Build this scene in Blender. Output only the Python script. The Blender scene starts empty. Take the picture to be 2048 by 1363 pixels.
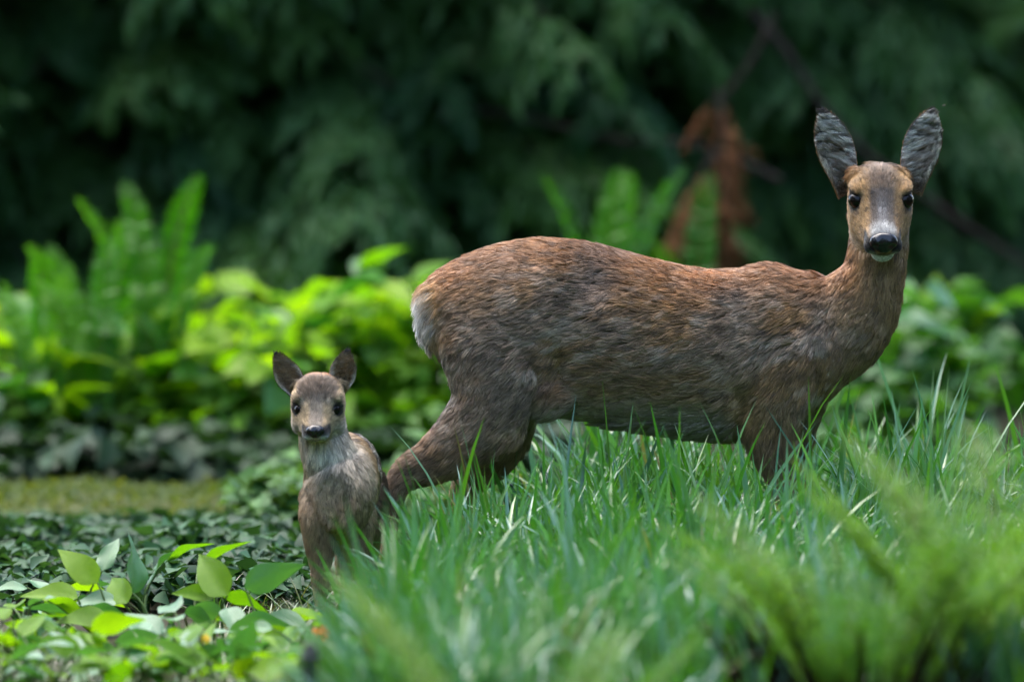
import bpy, bmesh, math, random
import numpy as np
from mathutils import Vector, Matrix, kdtree

rng = np.random.default_rng(7)
random.seed(7)
sc = bpy.context.scene
col_main = sc.collection

# ------------------------------------------------------------------ camera
LENS, DIST, CAMH, PITCH = 280.0, 16.0, 1.40, 0.0541
FPX = LENS / 36.0 * 2048.0
cam_d = bpy.data.cameras.new("camera")
cam = bpy.data.objects.new("camera", cam_d)
col_main.objects.link(cam)
cam_d.lens = LENS
cam_d.sensor_width = 36.0
cam_d.clip_start = 0.5
cam_d.clip_end = 2000.0
cam.location = (0, -DIST, CAMH)
cam.rotation_euler = (math.pi / 2 - PITCH, 0, 0)
cam_d.dof.use_dof = True
cam_d.dof.focus_distance = 15.78
cam_d.dof.aperture_fstop = 2.3
sc.camera = cam

# ------------------------------------------------------------------ world, sun, exposure
SUN_EL, SUN_AZ = math.radians(68), math.radians(-40)      # azimuth measured from +Y (behind the deer) towards +X
w = bpy.data.worlds.new("World")
sc.world = w
w.use_nodes = True
nt = w.node_tree
bg = nt.nodes["Background"]
sky = nt.nodes.new("ShaderNodeTexSky")
sky.sky_type = 'NISHITA'
sky.sun_disc = False
sky.sun_elevation = SUN_EL
sky.sun_rotation = SUN_AZ
sky.air_density = 1.0
sky.dust_density = 2.5
sky.ozone_density = 1.0
nt.links.new(sky.outputs[0], bg.inputs[0])
bg.inputs[1].default_value = 0.14
sun_d = bpy.data.lights.new("sun", 'SUN')
sun_d.energy = 1.3
sun_d.angle = math.radians(70)
sun_d.color = (1.0, 0.95, 0.86)
sun = bpy.data.objects.new("sun", sun_d)
col_main.objects.link(sun)
sd = Vector((math.sin(SUN_AZ) * math.cos(SUN_EL), math.cos(SUN_AZ) * math.cos(SUN_EL), math.sin(SUN_EL)))
sun.rotation_euler = sd.to_track_quat('Z', 'Y').to_euler()
sun.location = sd * 30
vs = sc.view_settings
vs.view_transform = 'Standard'
vs.look = 'None'
vs.exposure = 2.45
vs.gamma = 1.0
vs.use_curve_mapping = False
cy = sc.cycles
cy.use_denoising = True
cy.use_adaptive_sampling = True
cy.adaptive_threshold = 0.02
cy.max_bounces = 5
cy.diffuse_bounces = 2
cy.glossy_bounces = 2
cy.transmission_bounces = 3
cy.transparent_max_bounces = 4
cy.caustics_reflective = False
cy.caustics_refractive = False
cy.sample_clamp_indirect = 4.0

# ------------------------------------------------------------------ helpers
CP, SP = math.cos(PITCH), math.sin(PITCH)
def W(px, py, Y=0.0):
    """photograph position (2048 wide) at depth Y -> world point"""
    a = (px - 1024.0) / FPX
    b = (681.5 - py) / FPX
    d = Vector((a, CP + b * SP, -SP + b * CP))
    t = (Y + DIST) / d.y
    return Vector((0, -DIST, CAMH)) + d * t
def PX(P):
    """world points (n,3) -> photograph position arrays"""
    q = np.asarray(P) - np.array([0, -DIST, CAMH])
    dep = q[:, 1] * CP - q[:, 2] * SP
    up = q[:, 1] * SP + q[:, 2] * CP
    return 1024 + FPX * q[:, 0] / dep, 681.5 - FPX * up / dep
def G(px, Y):
    """ground point under image column px at depth Y"""
    return Vector(((px - 1024.0) / FPX * (Y + DIST), Y, 0.0))
KM = DIST / FPX            # metres per photograph pixel at the deer

def hash3(i, j, k, s):
    v = np.sin(i * 127.1 + j * 311.7 + k * 74.7 + s * 53.3) * 43758.5453
    return v - np.floor(v)
def vnoise(P, s=0.0):
    P = np.asarray(P, float)
    i = np.floor(P); f = P - i
    f = f * f * (3 - 2 * f)
    r = 0
    for a in (0, 1):
        for b in (0, 1):
            for c in (0, 1):
                wgt = (f[:, 0] if a else 1 - f[:, 0]) * (f[:, 1] if b else 1 - f[:, 1]) * (f[:, 2] if c else 1 - f[:, 2])
                r = r + wgt * hash3(i[:, 0] + a, i[:, 1] + b, i[:, 2] + c, s)
    return r
def fbm(P, s=0.0, o=3):
    P = np.asarray(P, float)
    r = 0; a = 1; t = 0
    for k in range(o):
        r = r + a * vnoise(P * (2 ** k), s + k * 7); t += a; a *= 0.5
    return r / t
def smooth(e0, e1, x):
    t = np.clip((x - e0) / (e1 - e0), 0, 1)
    return t * t * (3 - 2 * t)
def mixc(c, d, t):
    t = np.asarray(t)[:, None]
    return c * (1 - t) + np.asarray(d, float)[None, :] * t
def blob(x, y, cx, cy_, rx, ry):
    return np.exp(-(((x - cx) / rx) ** 2 + ((y - cy_) / ry) ** 2))

def tag(o, label=None, cat=None, group=None, kind=None):
    if label: o["label"] = label
    if cat: o["category"] = cat
    if group: o["group"] = group
    if kind: o["kind"] = kind
    return o
def empty(name, loc, rz=0.0):
    o = bpy.data.objects.new(name, None)
    o.empty_display_size = 0.05
    col_main.objects.link(o)
    o.location = loc
    o.rotation_euler = (0, 0, rz)
    return o
def np_mesh(name, V, F, mat=None, cols=None, smooth_=True, mats=None, mi=None):
    me = bpy.data.meshes.new(name)
    V = np.asarray(V, np.float32); F = np.asarray(F, np.int32)
    k = F.shape[1]
    me.vertices.add(len(V)); me.vertices.foreach_set("co", V.ravel())
    me.loops.add(F.size); me.loops.foreach_set("vertex_index", F.ravel())
    me.polygons.add(len(F)); me.polygons.foreach_set("loop_start", np.arange(len(F), dtype=np.int32) * k)
    if mi is not None:
        me.polygons.foreach_set("material_index", np.asarray(mi, np.int32))
    me.update(calc_edges=True)
    me.validate()
    if smooth_:
        me.polygons.foreach_set("use_smooth", np.ones(len(me.polygons), bool))
    if cols is not None:
        c = np.ones((len(V), 4), np.float32); c[:, :3] = cols
        at = me.attributes.new("col", 'FLOAT_COLOR', 'POINT')
        at.data.foreach_set("color", c.ravel())
    for m in (mats or ([mat] if mat else [])):
        me.materials.append(m)
    return me
def obj(name, me, parent=None):
    o = bpy.data.objects.new(name, me)
    col_main.objects.link(o)
    if parent is not None:
        o.parent = parent
    return o

# ------------------------------------------------------------------ materials
def new_mat(name):
    m = bpy.data.materials.new(name)
    m.use_nodes = True
    n = m.node_tree
    return m, n, n.nodes["Principled BSDF"], n.nodes["Material Output"]
def leaf_mat(name, c1, c2, rough=0.4, transl=0.35, tcol=None, attr=False, scale=30.0, spec=0.5, vein=False):
    """thin leaf: glossy skin and light coming through; colour varies by object and place"""
    m, n, b, out = new_mat(name)
    if attr:
        a = n.nodes.new("ShaderNodeAttribute"); a.attribute_name = "col"
        base = a.outputs["Color"]
    else:
        tc = n.nodes.new("ShaderNodeTexCoord")
        nz = n.nodes.new("ShaderNodeTexNoise"); nz.inputs["Scale"].default_value = scale
        nz.inputs["Detail"].default_value = 3
        n.links.new(tc.outputs["Object"], nz.inputs["Vector"])
        oi = n.nodes.new("ShaderNodeObjectInfo")
        ad = n.nodes.new("ShaderNodeMath"); ad.operation = 'MULTIPLY_ADD'
        n.links.new(nz.outputs[0], ad.inputs[0]); ad.inputs[1].default_value = 0.7
        mu = n.nodes.new("ShaderNodeMath"); mu.operation = 'MULTIPLY_ADD'
        n.links.new(oi.outputs["Random"], mu.inputs[0]); mu.inputs[1].default_value = 0.9; mu.inputs[2].default_value = -0.3
        n.links.new(mu.outputs[0], ad.inputs[2])
        mx = n.nodes.new("ShaderNodeMix"); mx.data_type = 'RGBA'
        n.links.new(ad.outputs[0], mx.inputs["Factor"])
        mx.inputs["A"].default_value = (*c1, 1); mx.inputs["B"].default_value = (*c2, 1)
        base = mx.outputs["Result"]
    n.links.new(base, b.inputs["Base Color"])
    b.inputs["Roughness"].default_value = rough
    b.inputs["Specular IOR Level"].default_value = spec
    t = n.nodes.new("ShaderNodeBsdfTranslucent")
    tm = n.nodes.new("ShaderNodeMix"); tm.data_type = 'RGBA'; tm.blend_type = 'MULTIPLY'
    tm.inputs["Factor"].default_value = 1.0
    n.links.new(base, tm.inputs["A"])
    tm.inputs["B"].default_value = (*(tcol or (2.6, 2.2, 0.7)), 1)
    n.links.new(tm.outputs["Result"], t.inputs["Color"])
    mix = n.nodes.new("ShaderNodeMixShader"); mix.inputs[0].default_value = transl
    n.links.new(b.outputs[0], mix.inputs[1]); n.links.new(t.outputs[0], mix.inputs[2])
    n.links.new(mix.outputs[0], out.inputs["Surface"])
    if vein:
        tc2 = n.nodes.new("ShaderNodeTexCoord")
        wv = n.nodes.new("ShaderNodeTexNoise"); wv.inputs["Scale"].default_value = 90
        bp = n.nodes.new("ShaderNodeBump"); bp.inputs["Strength"].default_value = 0.35; bp.inputs["Distance"].default_value = 0.004
        n.links.new(tc2.outputs["Object"], wv.inputs["Vector"])
        n.links.new(wv.outputs[0], bp.inputs["Height"])
        n.links.new(bp.outputs[0], b.inputs["Normal"])
    return m
def plain_mat(name, c1, c2, scale=20.0, rough=0.8, spec=0.3, bump=0.0, attr=False):
    m, n, b, out = new_mat(name)
    b.inputs["Roughness"].default_value = rough
    b.inputs["Specular IOR Level"].default_value = spec
    if attr:
        a = n.nodes.new("ShaderNodeAttribute"); a.attribute_name = "col"
        n.links.new(a.outputs["Color"], b.inputs["Base Color"])
        return m
    tc = n.nodes.new("ShaderNodeTexCoord")
    nz = n.nodes.new("ShaderNodeTexNoise"); nz.inputs["Scale"].default_value = scale; nz.inputs["Detail"].default_value = 5
    n.links.new(tc.outputs["Object"], nz.inputs["Vector"])
    cr = n.nodes.new("ShaderNodeValToRGB")
    cr.color_ramp.elements[0].position = 0.35; cr.color_ramp.elements[1].position = 0.68
    cr.color_ramp.elements[0].color = (*c1, 1); cr.color_ramp.elements[1].color = (*c2, 1)
    n.links.new(nz.outputs[0], cr.inputs[0]); n.links.new(cr.outputs[0], b.inputs["Base Color"])
    if bump:
        bp = n.nodes.new("ShaderNodeBump"); bp.inputs["Strength"].default_value = 0.6; bp.inputs["Distance"].default_value = bump
        n.links.new(nz.outputs[0], bp.inputs["Height"]); n.links.new(bp.outputs[0], b.inputs["Normal"])
    return m

M_ground = plain_mat("soil_and_moss", (0.018, 0.014, 0.009), (0.035, 0.036, 0.014), 6.0, 0.95, 0.15, 0.02)
M_moss = plain_mat("moss_skin", (0.035, 0.05, 0.012), (0.09, 0.11, 0.03), 9.0, 0.95, 0.1, 0.02)
M_mosstuft = leaf_mat("moss_tufts", 0, 0, 0.7, 0.3, attr=True, spec=0.2)
M_grass = leaf_mat("grass_blades", 0, 0, 0.32, 0.24, (1.4, 1.75, 0.5), attr=True, spec=0.85)
M_ivy = leaf_mat("ivy_leaves", 0, 0, 0.55, 0.15, attr=True, spec=0.16)
M_cover = leaf_mat("cover_leaf", (0.08, 0.22, 0.010), (0.22, 0.36, 0.012), 0.5, 0.45, (1.7, 1.8, 0.3), scale=8, spec=.3)
M_coverfill = leaf_mat("cover_leaf_mass", 0, 0, 0.5, 0.35, (1.8, 1.8, 0.3), attr=True, spec=.3)
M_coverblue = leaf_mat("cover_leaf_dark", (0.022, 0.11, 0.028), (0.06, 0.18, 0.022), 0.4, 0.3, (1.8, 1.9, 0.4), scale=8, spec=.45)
M_broad = leaf_mat("broad_leaf", (0.07, 0.19, 0.010), (0.15, 0.28, 0.012), 0.5, 0.42, (1.8, 1.8, 0.3), scale=14, vein=True, spec=.22)
M_broadblue = leaf_mat("broad_leaf_waxy", (0.045, 0.15, 0.055), (0.075, 0.20, 0.075), 0.36, 0.2, (1.7, 1.9, 0.5), scale=14, vein=True, spec=0.6)
M_stem = plain_mat("green_stem", (0.05, 0.10, 0.02), (0.10, 0.16, 0.04), 30, 0.5, 0.4)
M_fern = leaf_mat("fern_pinnae", (0.03, 0.14, 0.010), (0.075, 0.22, 0.012), 0.5, 0.42, (1.7, 1.9, 0.3), scale=10, spec=.25)
M_fernfront = leaf_mat("young_fern_pinnae", (0.045, 0.135, 0.018), (0.11, 0.215, 0.035), 0.55, 0.38, (1.6, 1.7, 0.4), scale=10, spec=.25)
M_rachis = plain_mat("fern_rachis", (0.10, 0.06, 0.025), (0.16, 0.11, 0.04), 30, 0.6, 0.3)
M_needle = leaf_mat("conifer_needles", (0.014, 0.065, 0.022), (0.065, 0.155, 0.035), 0.5, 0.25, (1.7, 1.9, 0.5), scale=3.0, spec=0.25)
M_deadneedle = plain_mat("dead_needles", (0.20, 0.075, 0.028), (0.34, 0.15, 0.06), 9, 0.8, 0.2)
M_bark = plain_mat("conifer_bark", (0.022, 0.017, 0.013), (0.06, 0.047, 0.036), 14, 0.9, 0.2, 0.01)
M_twig = plain_mat("bare_twig", (0.02, 0.016, 0.013), (0.045, 0.035, 0.028), 20, 0.9, 0.2)
M_skin = plain_mat("deer_coat_skin", 0, 0, attr=True, rough=0.9, spec=0.15)
def fur_mat():
    m, n, b, out = new_mat("fur_strands")
    a = n.nodes.new("ShaderNodeAttribute"); a.attribute_name = "col"
    n.links.new(a.outputs["Color"], b.inputs["Base Color"])
    b.inputs["Roughness"].default_value = 0.42
    b.inputs["Specular IOR Level"].default_value = 0.45
    return m
M_fur = fur_mat()
def gloss_mat(name, c, rough, spec=0.6, coat=0.0, bump=0.0):
    m, n, b, out = new_mat(name)
    nz = n.nodes.new("ShaderNodeTexNoise"); nz.inputs["Scale"].default_value = 350
    mx = n.nodes.new("ShaderNodeMix"); mx.data_type = 'RGBA'
    tc = n.nodes.new("ShaderNodeTexCoord"); n.links.new(tc.outputs["Object"], nz.inputs["Vector"])
    n.links.new(nz.outputs[0], mx.inputs["Factor"])
    mx.inputs["A"].default_value = (*[q * 0.7 for q in c], 1); mx.inputs["B"].default_value = (*[q * 1.3 for q in c], 1)
    n.links.new(mx.outputs["Result"], b.inputs["Base Color"])
    b.inputs["Roughness"].default_value = rough
    b.inputs["Specular IOR Level"].default_value = spec
    b.inputs["Coat Weight"].default_value = coat
    b.inputs["Coat Roughness"].default_value = 0.03
    if bump:
        bp = n.nodes.new("ShaderNodeBump"); bp.inputs["Strength"].default_value = 0.5; bp.inputs["Distance"].default_value = bump
        n.links.new(nz.outputs[0], bp.inputs["Height"]); n.links.new(bp.outputs[0], b.inputs["Normal"])
    return m
M_eye = gloss_mat("eye_dark", (0.006, 0.004, 0.003), 0.06, 0.22, 0.0)
M_nose = gloss_mat("wet_nose", (0.007, 0.007, 0.009), 0.22, 0.5, 0.0, 0.0004)
M_hoof = gloss_mat("hoof_horn", (0.015, 0.012, 0.010), 0.5)

# ------------------------------------------------------------------ ground
nx, ny = 90, 110
xs = np.concatenate([np.linspace(-600, -4, 18)[:-1], np.linspace(-4, 4, nx - 34), np.linspace(4, 600, 18)[1:]])
ys = np.concatenate([np.linspace(-20, -4, 8)[:-1], np.linspace(-4, 12, ny - 24), np.linspace(12, 900, 17)[1:]])
gx, gy = np.meshgrid(xs, ys)
V = np.stack([gx.ravel(), gy.ravel(), np.zeros(gx.size)], 1)
near = np.exp(-(V[:, 0] / 6) ** 2)
V[:, 2] = -0.012 + 0.02 * (fbm(V * 1.7, 3) - 0.5) * near
n_x, n_y = len(xs), len(ys)
idx = np.arange(n_x * n_y).reshape(n_y, n_x)
F = np.stack([idx[:-1, :-1].ravel(), idx[:-1, 1:].ravel(), idx[1:, 1:].ravel(), idx[1:, :-1].ravel()], 1)
tag(obj("ground", np_mesh("ground", V, F, M_ground)), kind="structure")

# ------------------------------------------------------------------ animals: shape helpers
def catmull(P, sub):
    P = np.asarray(P, float); n = len(P); out = []
    for i in range(n - 1):
        p0, p1, p2, p3 = P[max(i - 1, 0)], P[i], P[i + 1], P[min(i + 2, n - 1)]
        for k in range(sub):
            t = k / sub
            out.append(0.5 * ((2 * p1) + (-p0 + p2) * t + (2 * p0 - 5 * p1 + 4 * p2 - p3) * t * t + (-p0 + 3 * p1 - 3 * p2 + p3) * t ** 3))
    out.append(P[-1])
    return np.array(out)
def loft(acc, rings, sub=4, seg=22, expo=2.0):
    """rings: rows of centre(3), a(3), b(3) (semi-axis vectors)"""
    R = catmull(np.array([np.concatenate([np.array(c), np.array(a), np.array(b)]) for c, a, b in rings]), sub)
    th = np.linspace(0, 2 * math.pi, seg, endpoint=False)
    c = np.sign(np.cos(th)) * np.abs(np.cos(th)) ** (2 / expo)
    s = np.sign(np.sin(th)) * np.abs(np.sin(th)) ** (2 / expo)
    base = len(acc[0])
    for r in R:
        for i in range(seg):
            acc[0].append(r[0:3] + r[3:6] * c[i] + r[6:9] * s[i])
    n = len(R)
    for j in range(n - 1):
        for i in range(seg):
            i2 = (i + 1) % seg
            acc[1].append((base + j * seg + i, base + j * seg + i2, base + (j + 1) * seg + i2, base + (j + 1) * seg + i))
    for j, row in ((0, R[0]), (n - 1, R[-1])):
        k = len(acc[0]); acc[0].append(row[0:3])
        for i in range(seg):
            i2 = (i + 1) % seg
            f = (base + j * seg + i2, base + j * seg + i, k)
            acc[1].append(f if j == 0 else f[::-1])
def chain(acc, pts, sub=4, seg=20, side=(0, 1, 0), expo=2.0):
    """pts: (px, py, Y, in-plane half width in px, half thickness in m along side)"""
    C = [np.array(W(p[0], p[1], p[2])) for p in pts]
    sv = np.array(side, float); sv /= np.linalg.norm(sv)
    rings = []
    for i, p in enumerate(pts):
        t = C[min(i + 1, len(C) - 1)] - C[max(i - 1, 0)]
        a = np.cross(t, sv); a /= np.linalg.norm(a)
        b = np.cross(a, t); b /= np.linalg.norm(b)
        rings.append((C[i], a * p[3] * KM, b * p[4]))
    loft(acc, rings, sub, seg, expo)
def remesh(acc, voxel, iters):
    me = bpy.data.meshes.new("tmp")
    me.from_pydata([tuple(v) for v in acc[0]], [], acc[1])
    o = bpy.data.objects.new("tmp", me); col_main.objects.link(o)
    bm = bmesh.new(); bm.from_mesh(me); bmesh.ops.recalc_face_normals(bm, faces=bm.faces); bm.to_mesh(me); bm.free()
    md = o.modifiers.new("r", 'REMESH'); md.mode = 'VOXEL'; md.voxel_size = voxel; md.adaptivity = 0
    dg = bpy.context.evaluated_depsgraph_get()
    e = o.evaluated_get(dg).to_mesh()
    n = len(e.vertices)
    V = np.empty(n * 3, np.float32); e.vertices.foreach_get("co", V); V = V.reshape(-1, 3).astype(float)
    F = np.array([tuple(p.vertices) for p in e.polygons if len(p.vertices) == 4], np.int32)
    E = np.empty(len(e.edges) * 2, np.int32); e.edges.foreach_get("vertices", E); E = E.reshape(-1, 2)
    o.evaluated_get(dg).to_mesh_clear()
    bpy.data.objects.remove(o); bpy.data.meshes.remove(me)
    deg = np.bincount(E.ravel(), minlength=n).astype(float)[:, None]
    def lap(V):
        S = np.zeros_like(V)
        for k in range(3):
            S[:, k] = np.bincount(E[:, 0], V[E[:, 1], k], n) + np.bincount(E[:, 1], V[E[:, 0], k], n)
        return S / np.maximum(deg, 1) - V
    for i in range(iters):               # Taubin smoothing keeps the volume
        V = V + 0.55 * lap(V)
        V = V - 0.50 * lap(V)
    return V, F
def vnormals(V, F):
    fn = np.cross(V[F[:, 2]] - V[F[:, 0]], V[F[:, 3 if F.shape[1] == 4 else 1]] - V[F[:, 1 if F.shape[1] == 4 else 0]])
    if F.shape[1] == 3:
        fn = np.cross(V[F[:, 1]] - V[F[:, 0]], V[F[:, 2]] - V[F[:, 0]])
    N = np.zeros_like(V)
    for k in range(F.shape[1]):
        for a in range(3):
            N[:, a] += np.bincount(F[:, k], fn[:, a], len(V))
    return N / np.maximum(np.linalg.norm(N, axis=1, keepdims=True), 1e-12)
def sample_surface(V, F, N, count, wfun=None):
    T = np.concatenate([F[:, [0, 1, 2]], F[:, [0, 2, 3]]]) if F.shape[1] == 4 else F
    a, b, c = V[T[:, 0]], V[T[:, 1]], V[T[:, 2]]
    ar = np.linalg.norm(np.cross(b - a, c - a), axis=1)
    if wfun is not None:
        ar = ar * wfun((a + b + c) / 3)
    p = np.cumsum(ar); p /= p[-1]
    k = np.searchsorted(p, rng.random(count)); k = np.minimum(k, len(T) - 1)
    u = rng.random((count, 1)); v = rng.random((count, 1))
    fl = (u + v) > 1; u = np.where(fl, 1 - u, u); v = np.where(fl, 1 - v, v)
    q = 1 - u - v
    P = a[k] * q + b[k] * u + c[k] * v
    Nn = N[T[k, 0]] * q + N[T[k, 1]] * u + N[T[k, 2]] * v
    return P, Nn / np.maximum(np.linalg.norm(Nn, axis=1, keepdims=True), 1e-9)
def strands(name, parent, P, N, D, L, lift, C, rad, mat=M_fur, npt=4, clump=30, cl_amt=0.45, curl=0.0):
    """fur: root P, normal N, lie direction D, length L, colour C"""
    n = len(P)
    T = D - N * np.sum(D * N, 1, keepdims=True)
    T /= np.maximum(np.linalg.norm(T, axis=1, keepdims=True), 1e-9)
    nc = max(1, n // clump)
    ci = rng.choice(n, nc, replace=False)
    kd = kdtree.KDTree(nc)
    for i, q in enumerate(ci):
        kd.insert(P[q], i)
    kd.balance()
    near = np.array([kd.find(p)[1] for p in P])
    cb = ci[near]
    jit = rng.normal(0, 0.14, (n, 3))
    T = T + jit
    cjit = rng.normal(0, 0.13, (nc, 3))[near]
    T = T + cjit
    T = T - N * np.sum(T * N, 1, keepdims=True)
    T /= np.maximum(np.linalg.norm(T, axis=1, keepdims=True), 1e-9)
    L = L * (0.7 + 0.6 * rng.random(n)) * (0.85 + 0.3 * rng.random(nc)[near])
    tip = P + T * L[:, None] * np.cos(lift)[:, None] + N * (L * np.sin(lift))[:, None]
    ctip = tip[cb]
    tip = tip + (ctip - tip) * np.minimum(cl_amt, cl_amt)  * np.exp(-np.linalg.norm(P - P[cb], axis=1) / np.maximum(L, 1e-4))[:, None]
    pts = np.empty((n, npt, 3)); rr = np.empty((n, npt))
    for k in range(npt):
        s = k / (npt - 1)
        arch = (N * (L * np.sin(lift) * 0.55)[:, None]) * (s * (1 - s) * 2)
        pts[:, k] = P + (tip - P) * s + arch
        if curl:
            pts[:, k] += curl * s * np.stack([np.sin(s * 7 + P[:, 2] * 300), np.cos(s * 5 + P[:, 0] * 260), np.sin(s * 6 + P[:, 2] * 210 + 2)], 1)
        rr[:, k] = rad * (1 - 0.75 * s)
    bright = np.clip(0.98 + rng.normal(0, 0.22, n) + rng.normal(0, 0.20, nc)[near], 0.3, 2.0)
    C = C * bright[:, None]
    cd = bpy.data.hair_curves.new(name)
    cd.add_curves([npt] * n)
    org = np.array(parent.matrix_world.translation) if parent else np.zeros(3)
    if parent is not None:
        org = np.array(root_of(parent).location)
    cd.attributes["position"].data.foreach_set("vector", (pts - org).astype(np.float32).ravel())
    ra = cd.attributes.get("radius") or cd.attributes.new("radius", 'FLOAT', 'POINT')
    ra.data.foreach_set("value", rr.astype(np.float32).ravel())
    ca = cd.attributes.new("col", 'FLOAT_COLOR', 'CURVE')
    c4 = np.ones((n, 4), np.float32); c4[:, :3] = C
    ca.data.foreach_set("color", c4.ravel())
    cd.materials.append(mat)
    return obj(name, cd, parent)
def root_of(o):
    while o.parent is not None:
        o = o.parent
    return o
def part(name, V, F, mat, root, parent=None, cols=None, sm=True):
    """a mesh given in world coordinates, hung under the thing 'root' (no rotation)"""
    org = np.array(root.location)
    return obj(name, np_mesh(name, np.asarray(V) - org, F, mat, cols, sm), parent or root)
class Frame:
    """head frame: f forward (nose), r to the animal's left seen on the picture's right, u up"""
    def __init__(s, o, yaw, pitch, roll=0.0):
        s.o = np.array(o)
        f = np.array([math.sin(yaw) * math.cos(pitch), -math.cos(yaw) * math.cos(pitch), -math.sin(pitch)])
        r = np.array([math.cos(yaw), math.sin(yaw), 0.0])
        u = np.cross(f, -r); u = u if u[2] > 0 else -u
        r2 = r * math.cos(roll) + u * math.sin(roll); u2 = u * math.cos(roll) - r * math.sin(roll)
        s.f, s.r, s.u = f, r2, u2
    def p(s, f, r, u):
        return s.o + s.f * f + s.r * r + s.u * u
    def loc(s, P):
        q = np.asarray(P) - s.o
        return q @ s.f, q @ s.r, q @ s.u
def head_loft(acc, fr, secs, expo=2.25):
    rings = []
    for f, wd, top, bot in secs:
        rings.append((fr.p(f, 0, (top + bot) / 2), fr.r * wd, fr.u * (top - bot) / 2))
    loft(acc, rings, 4, 28, expo)
def ball(acc, c, rx, ry, rz, ax=None, seg=16):
    """ellipsoid"""
    ax = ax or (np.array([1., 0, 0]), np.array([0, 1., 0]), np.array([0, 0, 1.]))
    rings = []
    for k in range(9):
        t = -math.pi / 2 + math.pi * k / 8
        cs = max(math.cos(t), 0.05)
        rings.append((np.array(c) + ax[0] * rx * math.sin(t), ax[1] * ry * cs, ax[2] * rz * cs))
    loft(acc, rings, 1, seg)
def flow(ctrl, P):
    """direction field from control points (position, direction, reach)"""
    acc = np.zeros_like(P); 
    for c, d, s in ctrl:
        wgt = np.exp(-np.sum((P - np.array(c)) ** 2, 1) / (2 * s * s)) + 1e-9 / (1e-3 + np.sum((P - np.array(c)) ** 2, 1))
        acc += wgt[:, None] * np.array(d, float)[None]
    return acc / np.maximum(np.linalg.norm(acc, axis=1, keepdims=True), 1e-12)
def make_ear(root, base, tip, width, face, prof, mat, cols_fn, cup=0.5, nm="ear", dim=1.0):
    """cupped ear from base to tip; face = direction the hollow looks to"""
    base, tip = np.array(base), np.array(tip)
    ax = tip - base; Ln = np.linalg.norm(ax); ax /= Ln
    nf = np.array(face, float); nf -= ax * (nf @ ax); nf /= np.linalg.norm(nf)
    sd_ = np.cross(ax, nf)
    nt_, ns = 22, 15
    tt = np.linspace(0, 1, nt_); ss = np.linspace(-1, 1, ns)
    wd = np.interp(tt, [p[0] for p in prof], [p[1] for p in prof]) * width
    wd = np.convolve(np.pad(wd, 1, mode='edge'), [0.25, 0.5, 0.25], mode='valid')
    off = np.interp(tt, [p[0] for p in prof], [p[2] for p in prof]) * width
    Vf, Vb = [], []
    for i, t in enumerate(tt):
        ang = 1.35 * cup + 0.9 * (1 - t) ** 2
        for s in ss:
            x = math.sin(s * ang) / math.sin(min(ang, 1.5)) * wd[i] + off[i]
            dz = -(math.cos(s * ang) - math.cos(ang)) * wd[i] * 0.75
            bend = -0.10 * Ln * (t - 0.4) ** 2
            c = base + ax * Ln * t + sd_ * x + nf * (dz + bend)
            Vf.append(c)
            Vb.append(c - nf * (0.0035 * (1 - 0.6 * abs(s)) * (1 - 0.5 * t)))
    n = nt_ * ns
    V = np.array(Vf + Vb); F = []
    for i in range(nt_ - 1):
        for j in range(ns - 1):
            a = i * ns + j
            F.append((a, a + 1, a + ns + 1, a + ns)); F.append((n + a, n + a + ns, n + a + ns + 1, n + a + 1))
        for j in (0, ns - 1):
            a = i * ns + j
            F.append((a, a + ns, n + a + ns, n + a))
    for j in range(ns - 1):
        a = (nt_ - 1) * ns + j
        F.append((a, a + 1, n + a + 1, n + a))
    F = np.array(F)
    tv = np.repeat(tt, ns); sv_ = np.tile(ss, nt_)
    tv = np.concatenate([tv, tv]); sv_ = np.concatenate([sv_, sv_]); inner = np.concatenate([np.ones(n), np.zeros(n)])
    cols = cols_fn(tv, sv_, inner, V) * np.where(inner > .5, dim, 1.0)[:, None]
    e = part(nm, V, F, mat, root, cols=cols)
    return e, V[:n].copy(), V[n:].copy(), (nt_, ns, tt, ss), ax, nf, sd_
def ear_fur(root, ear, Vf, Vb, dims, ax, nf, sd_, cols_fn, n_in, n_out, len_in, len_out, inward):
    nt_, ns, tt, ss = dims
    G_ = np.array([(i * ns + j, i * ns + j + 1, (i + 1) * ns + j + 1, (i + 1) * ns + j) for i in range(nt_ - 1) for j in range(ns - 1)])
    Vcat = Vf
    # parameters of each vertex to colour strands
    tv = np.repeat(tt, ns); sv_ = np.tile(ss, nt_)
    for side, Vs, cnt, ln in ((1, Vf, n_in, len_in), (0, Vb, n_out, len_out)):
        N = vnormals(Vs, G_)
        if np.mean(N @ nf) * (1 if side else -1) < 0:
            N = -N
        P, Np = sample_surface(Vs, G_, N, cnt)
        kd = kdtree.KDTree(len(Vs))
        for i, q in enumerate(Vs): kd.insert(q, i)
        kd.balance()
        ni = np.array([kd.find(p)[1] for p in P])
        t, s = tv[ni], sv_[ni]
        C = cols_fn(t, s, np.full(cnt, side), P)
        if side:
            D = ax[None] * 0.8 + sd_[None] * (inward * (0.9 - 0.3 * s))[:, None] 
            D = D + 1.1 * (np.stack([vnoise(P * 70, 1), vnoise(P * 70, 2), vnoise(P * 70, 3)], 1) - 0.5)
            L = ln * (0.5 + 0.9 * (1 - np.abs(s)) ** 0.5) * (1 - 0.5 * t) * (0.25 + 0.75 * smooth(.08, .30, t))
            strands("inner_hair", ear, P, Np, D, L, np.full(cnt, 0.45), C, 0.00048, clump=14, cl_amt=0.6)
        else:
            D = np.repeat(ax[None], cnt, 0)
            strands("fur", ear, P, Np, D, np.full(cnt, ln), np.full(cnt, 0.3), C, 0.0005)

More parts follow.
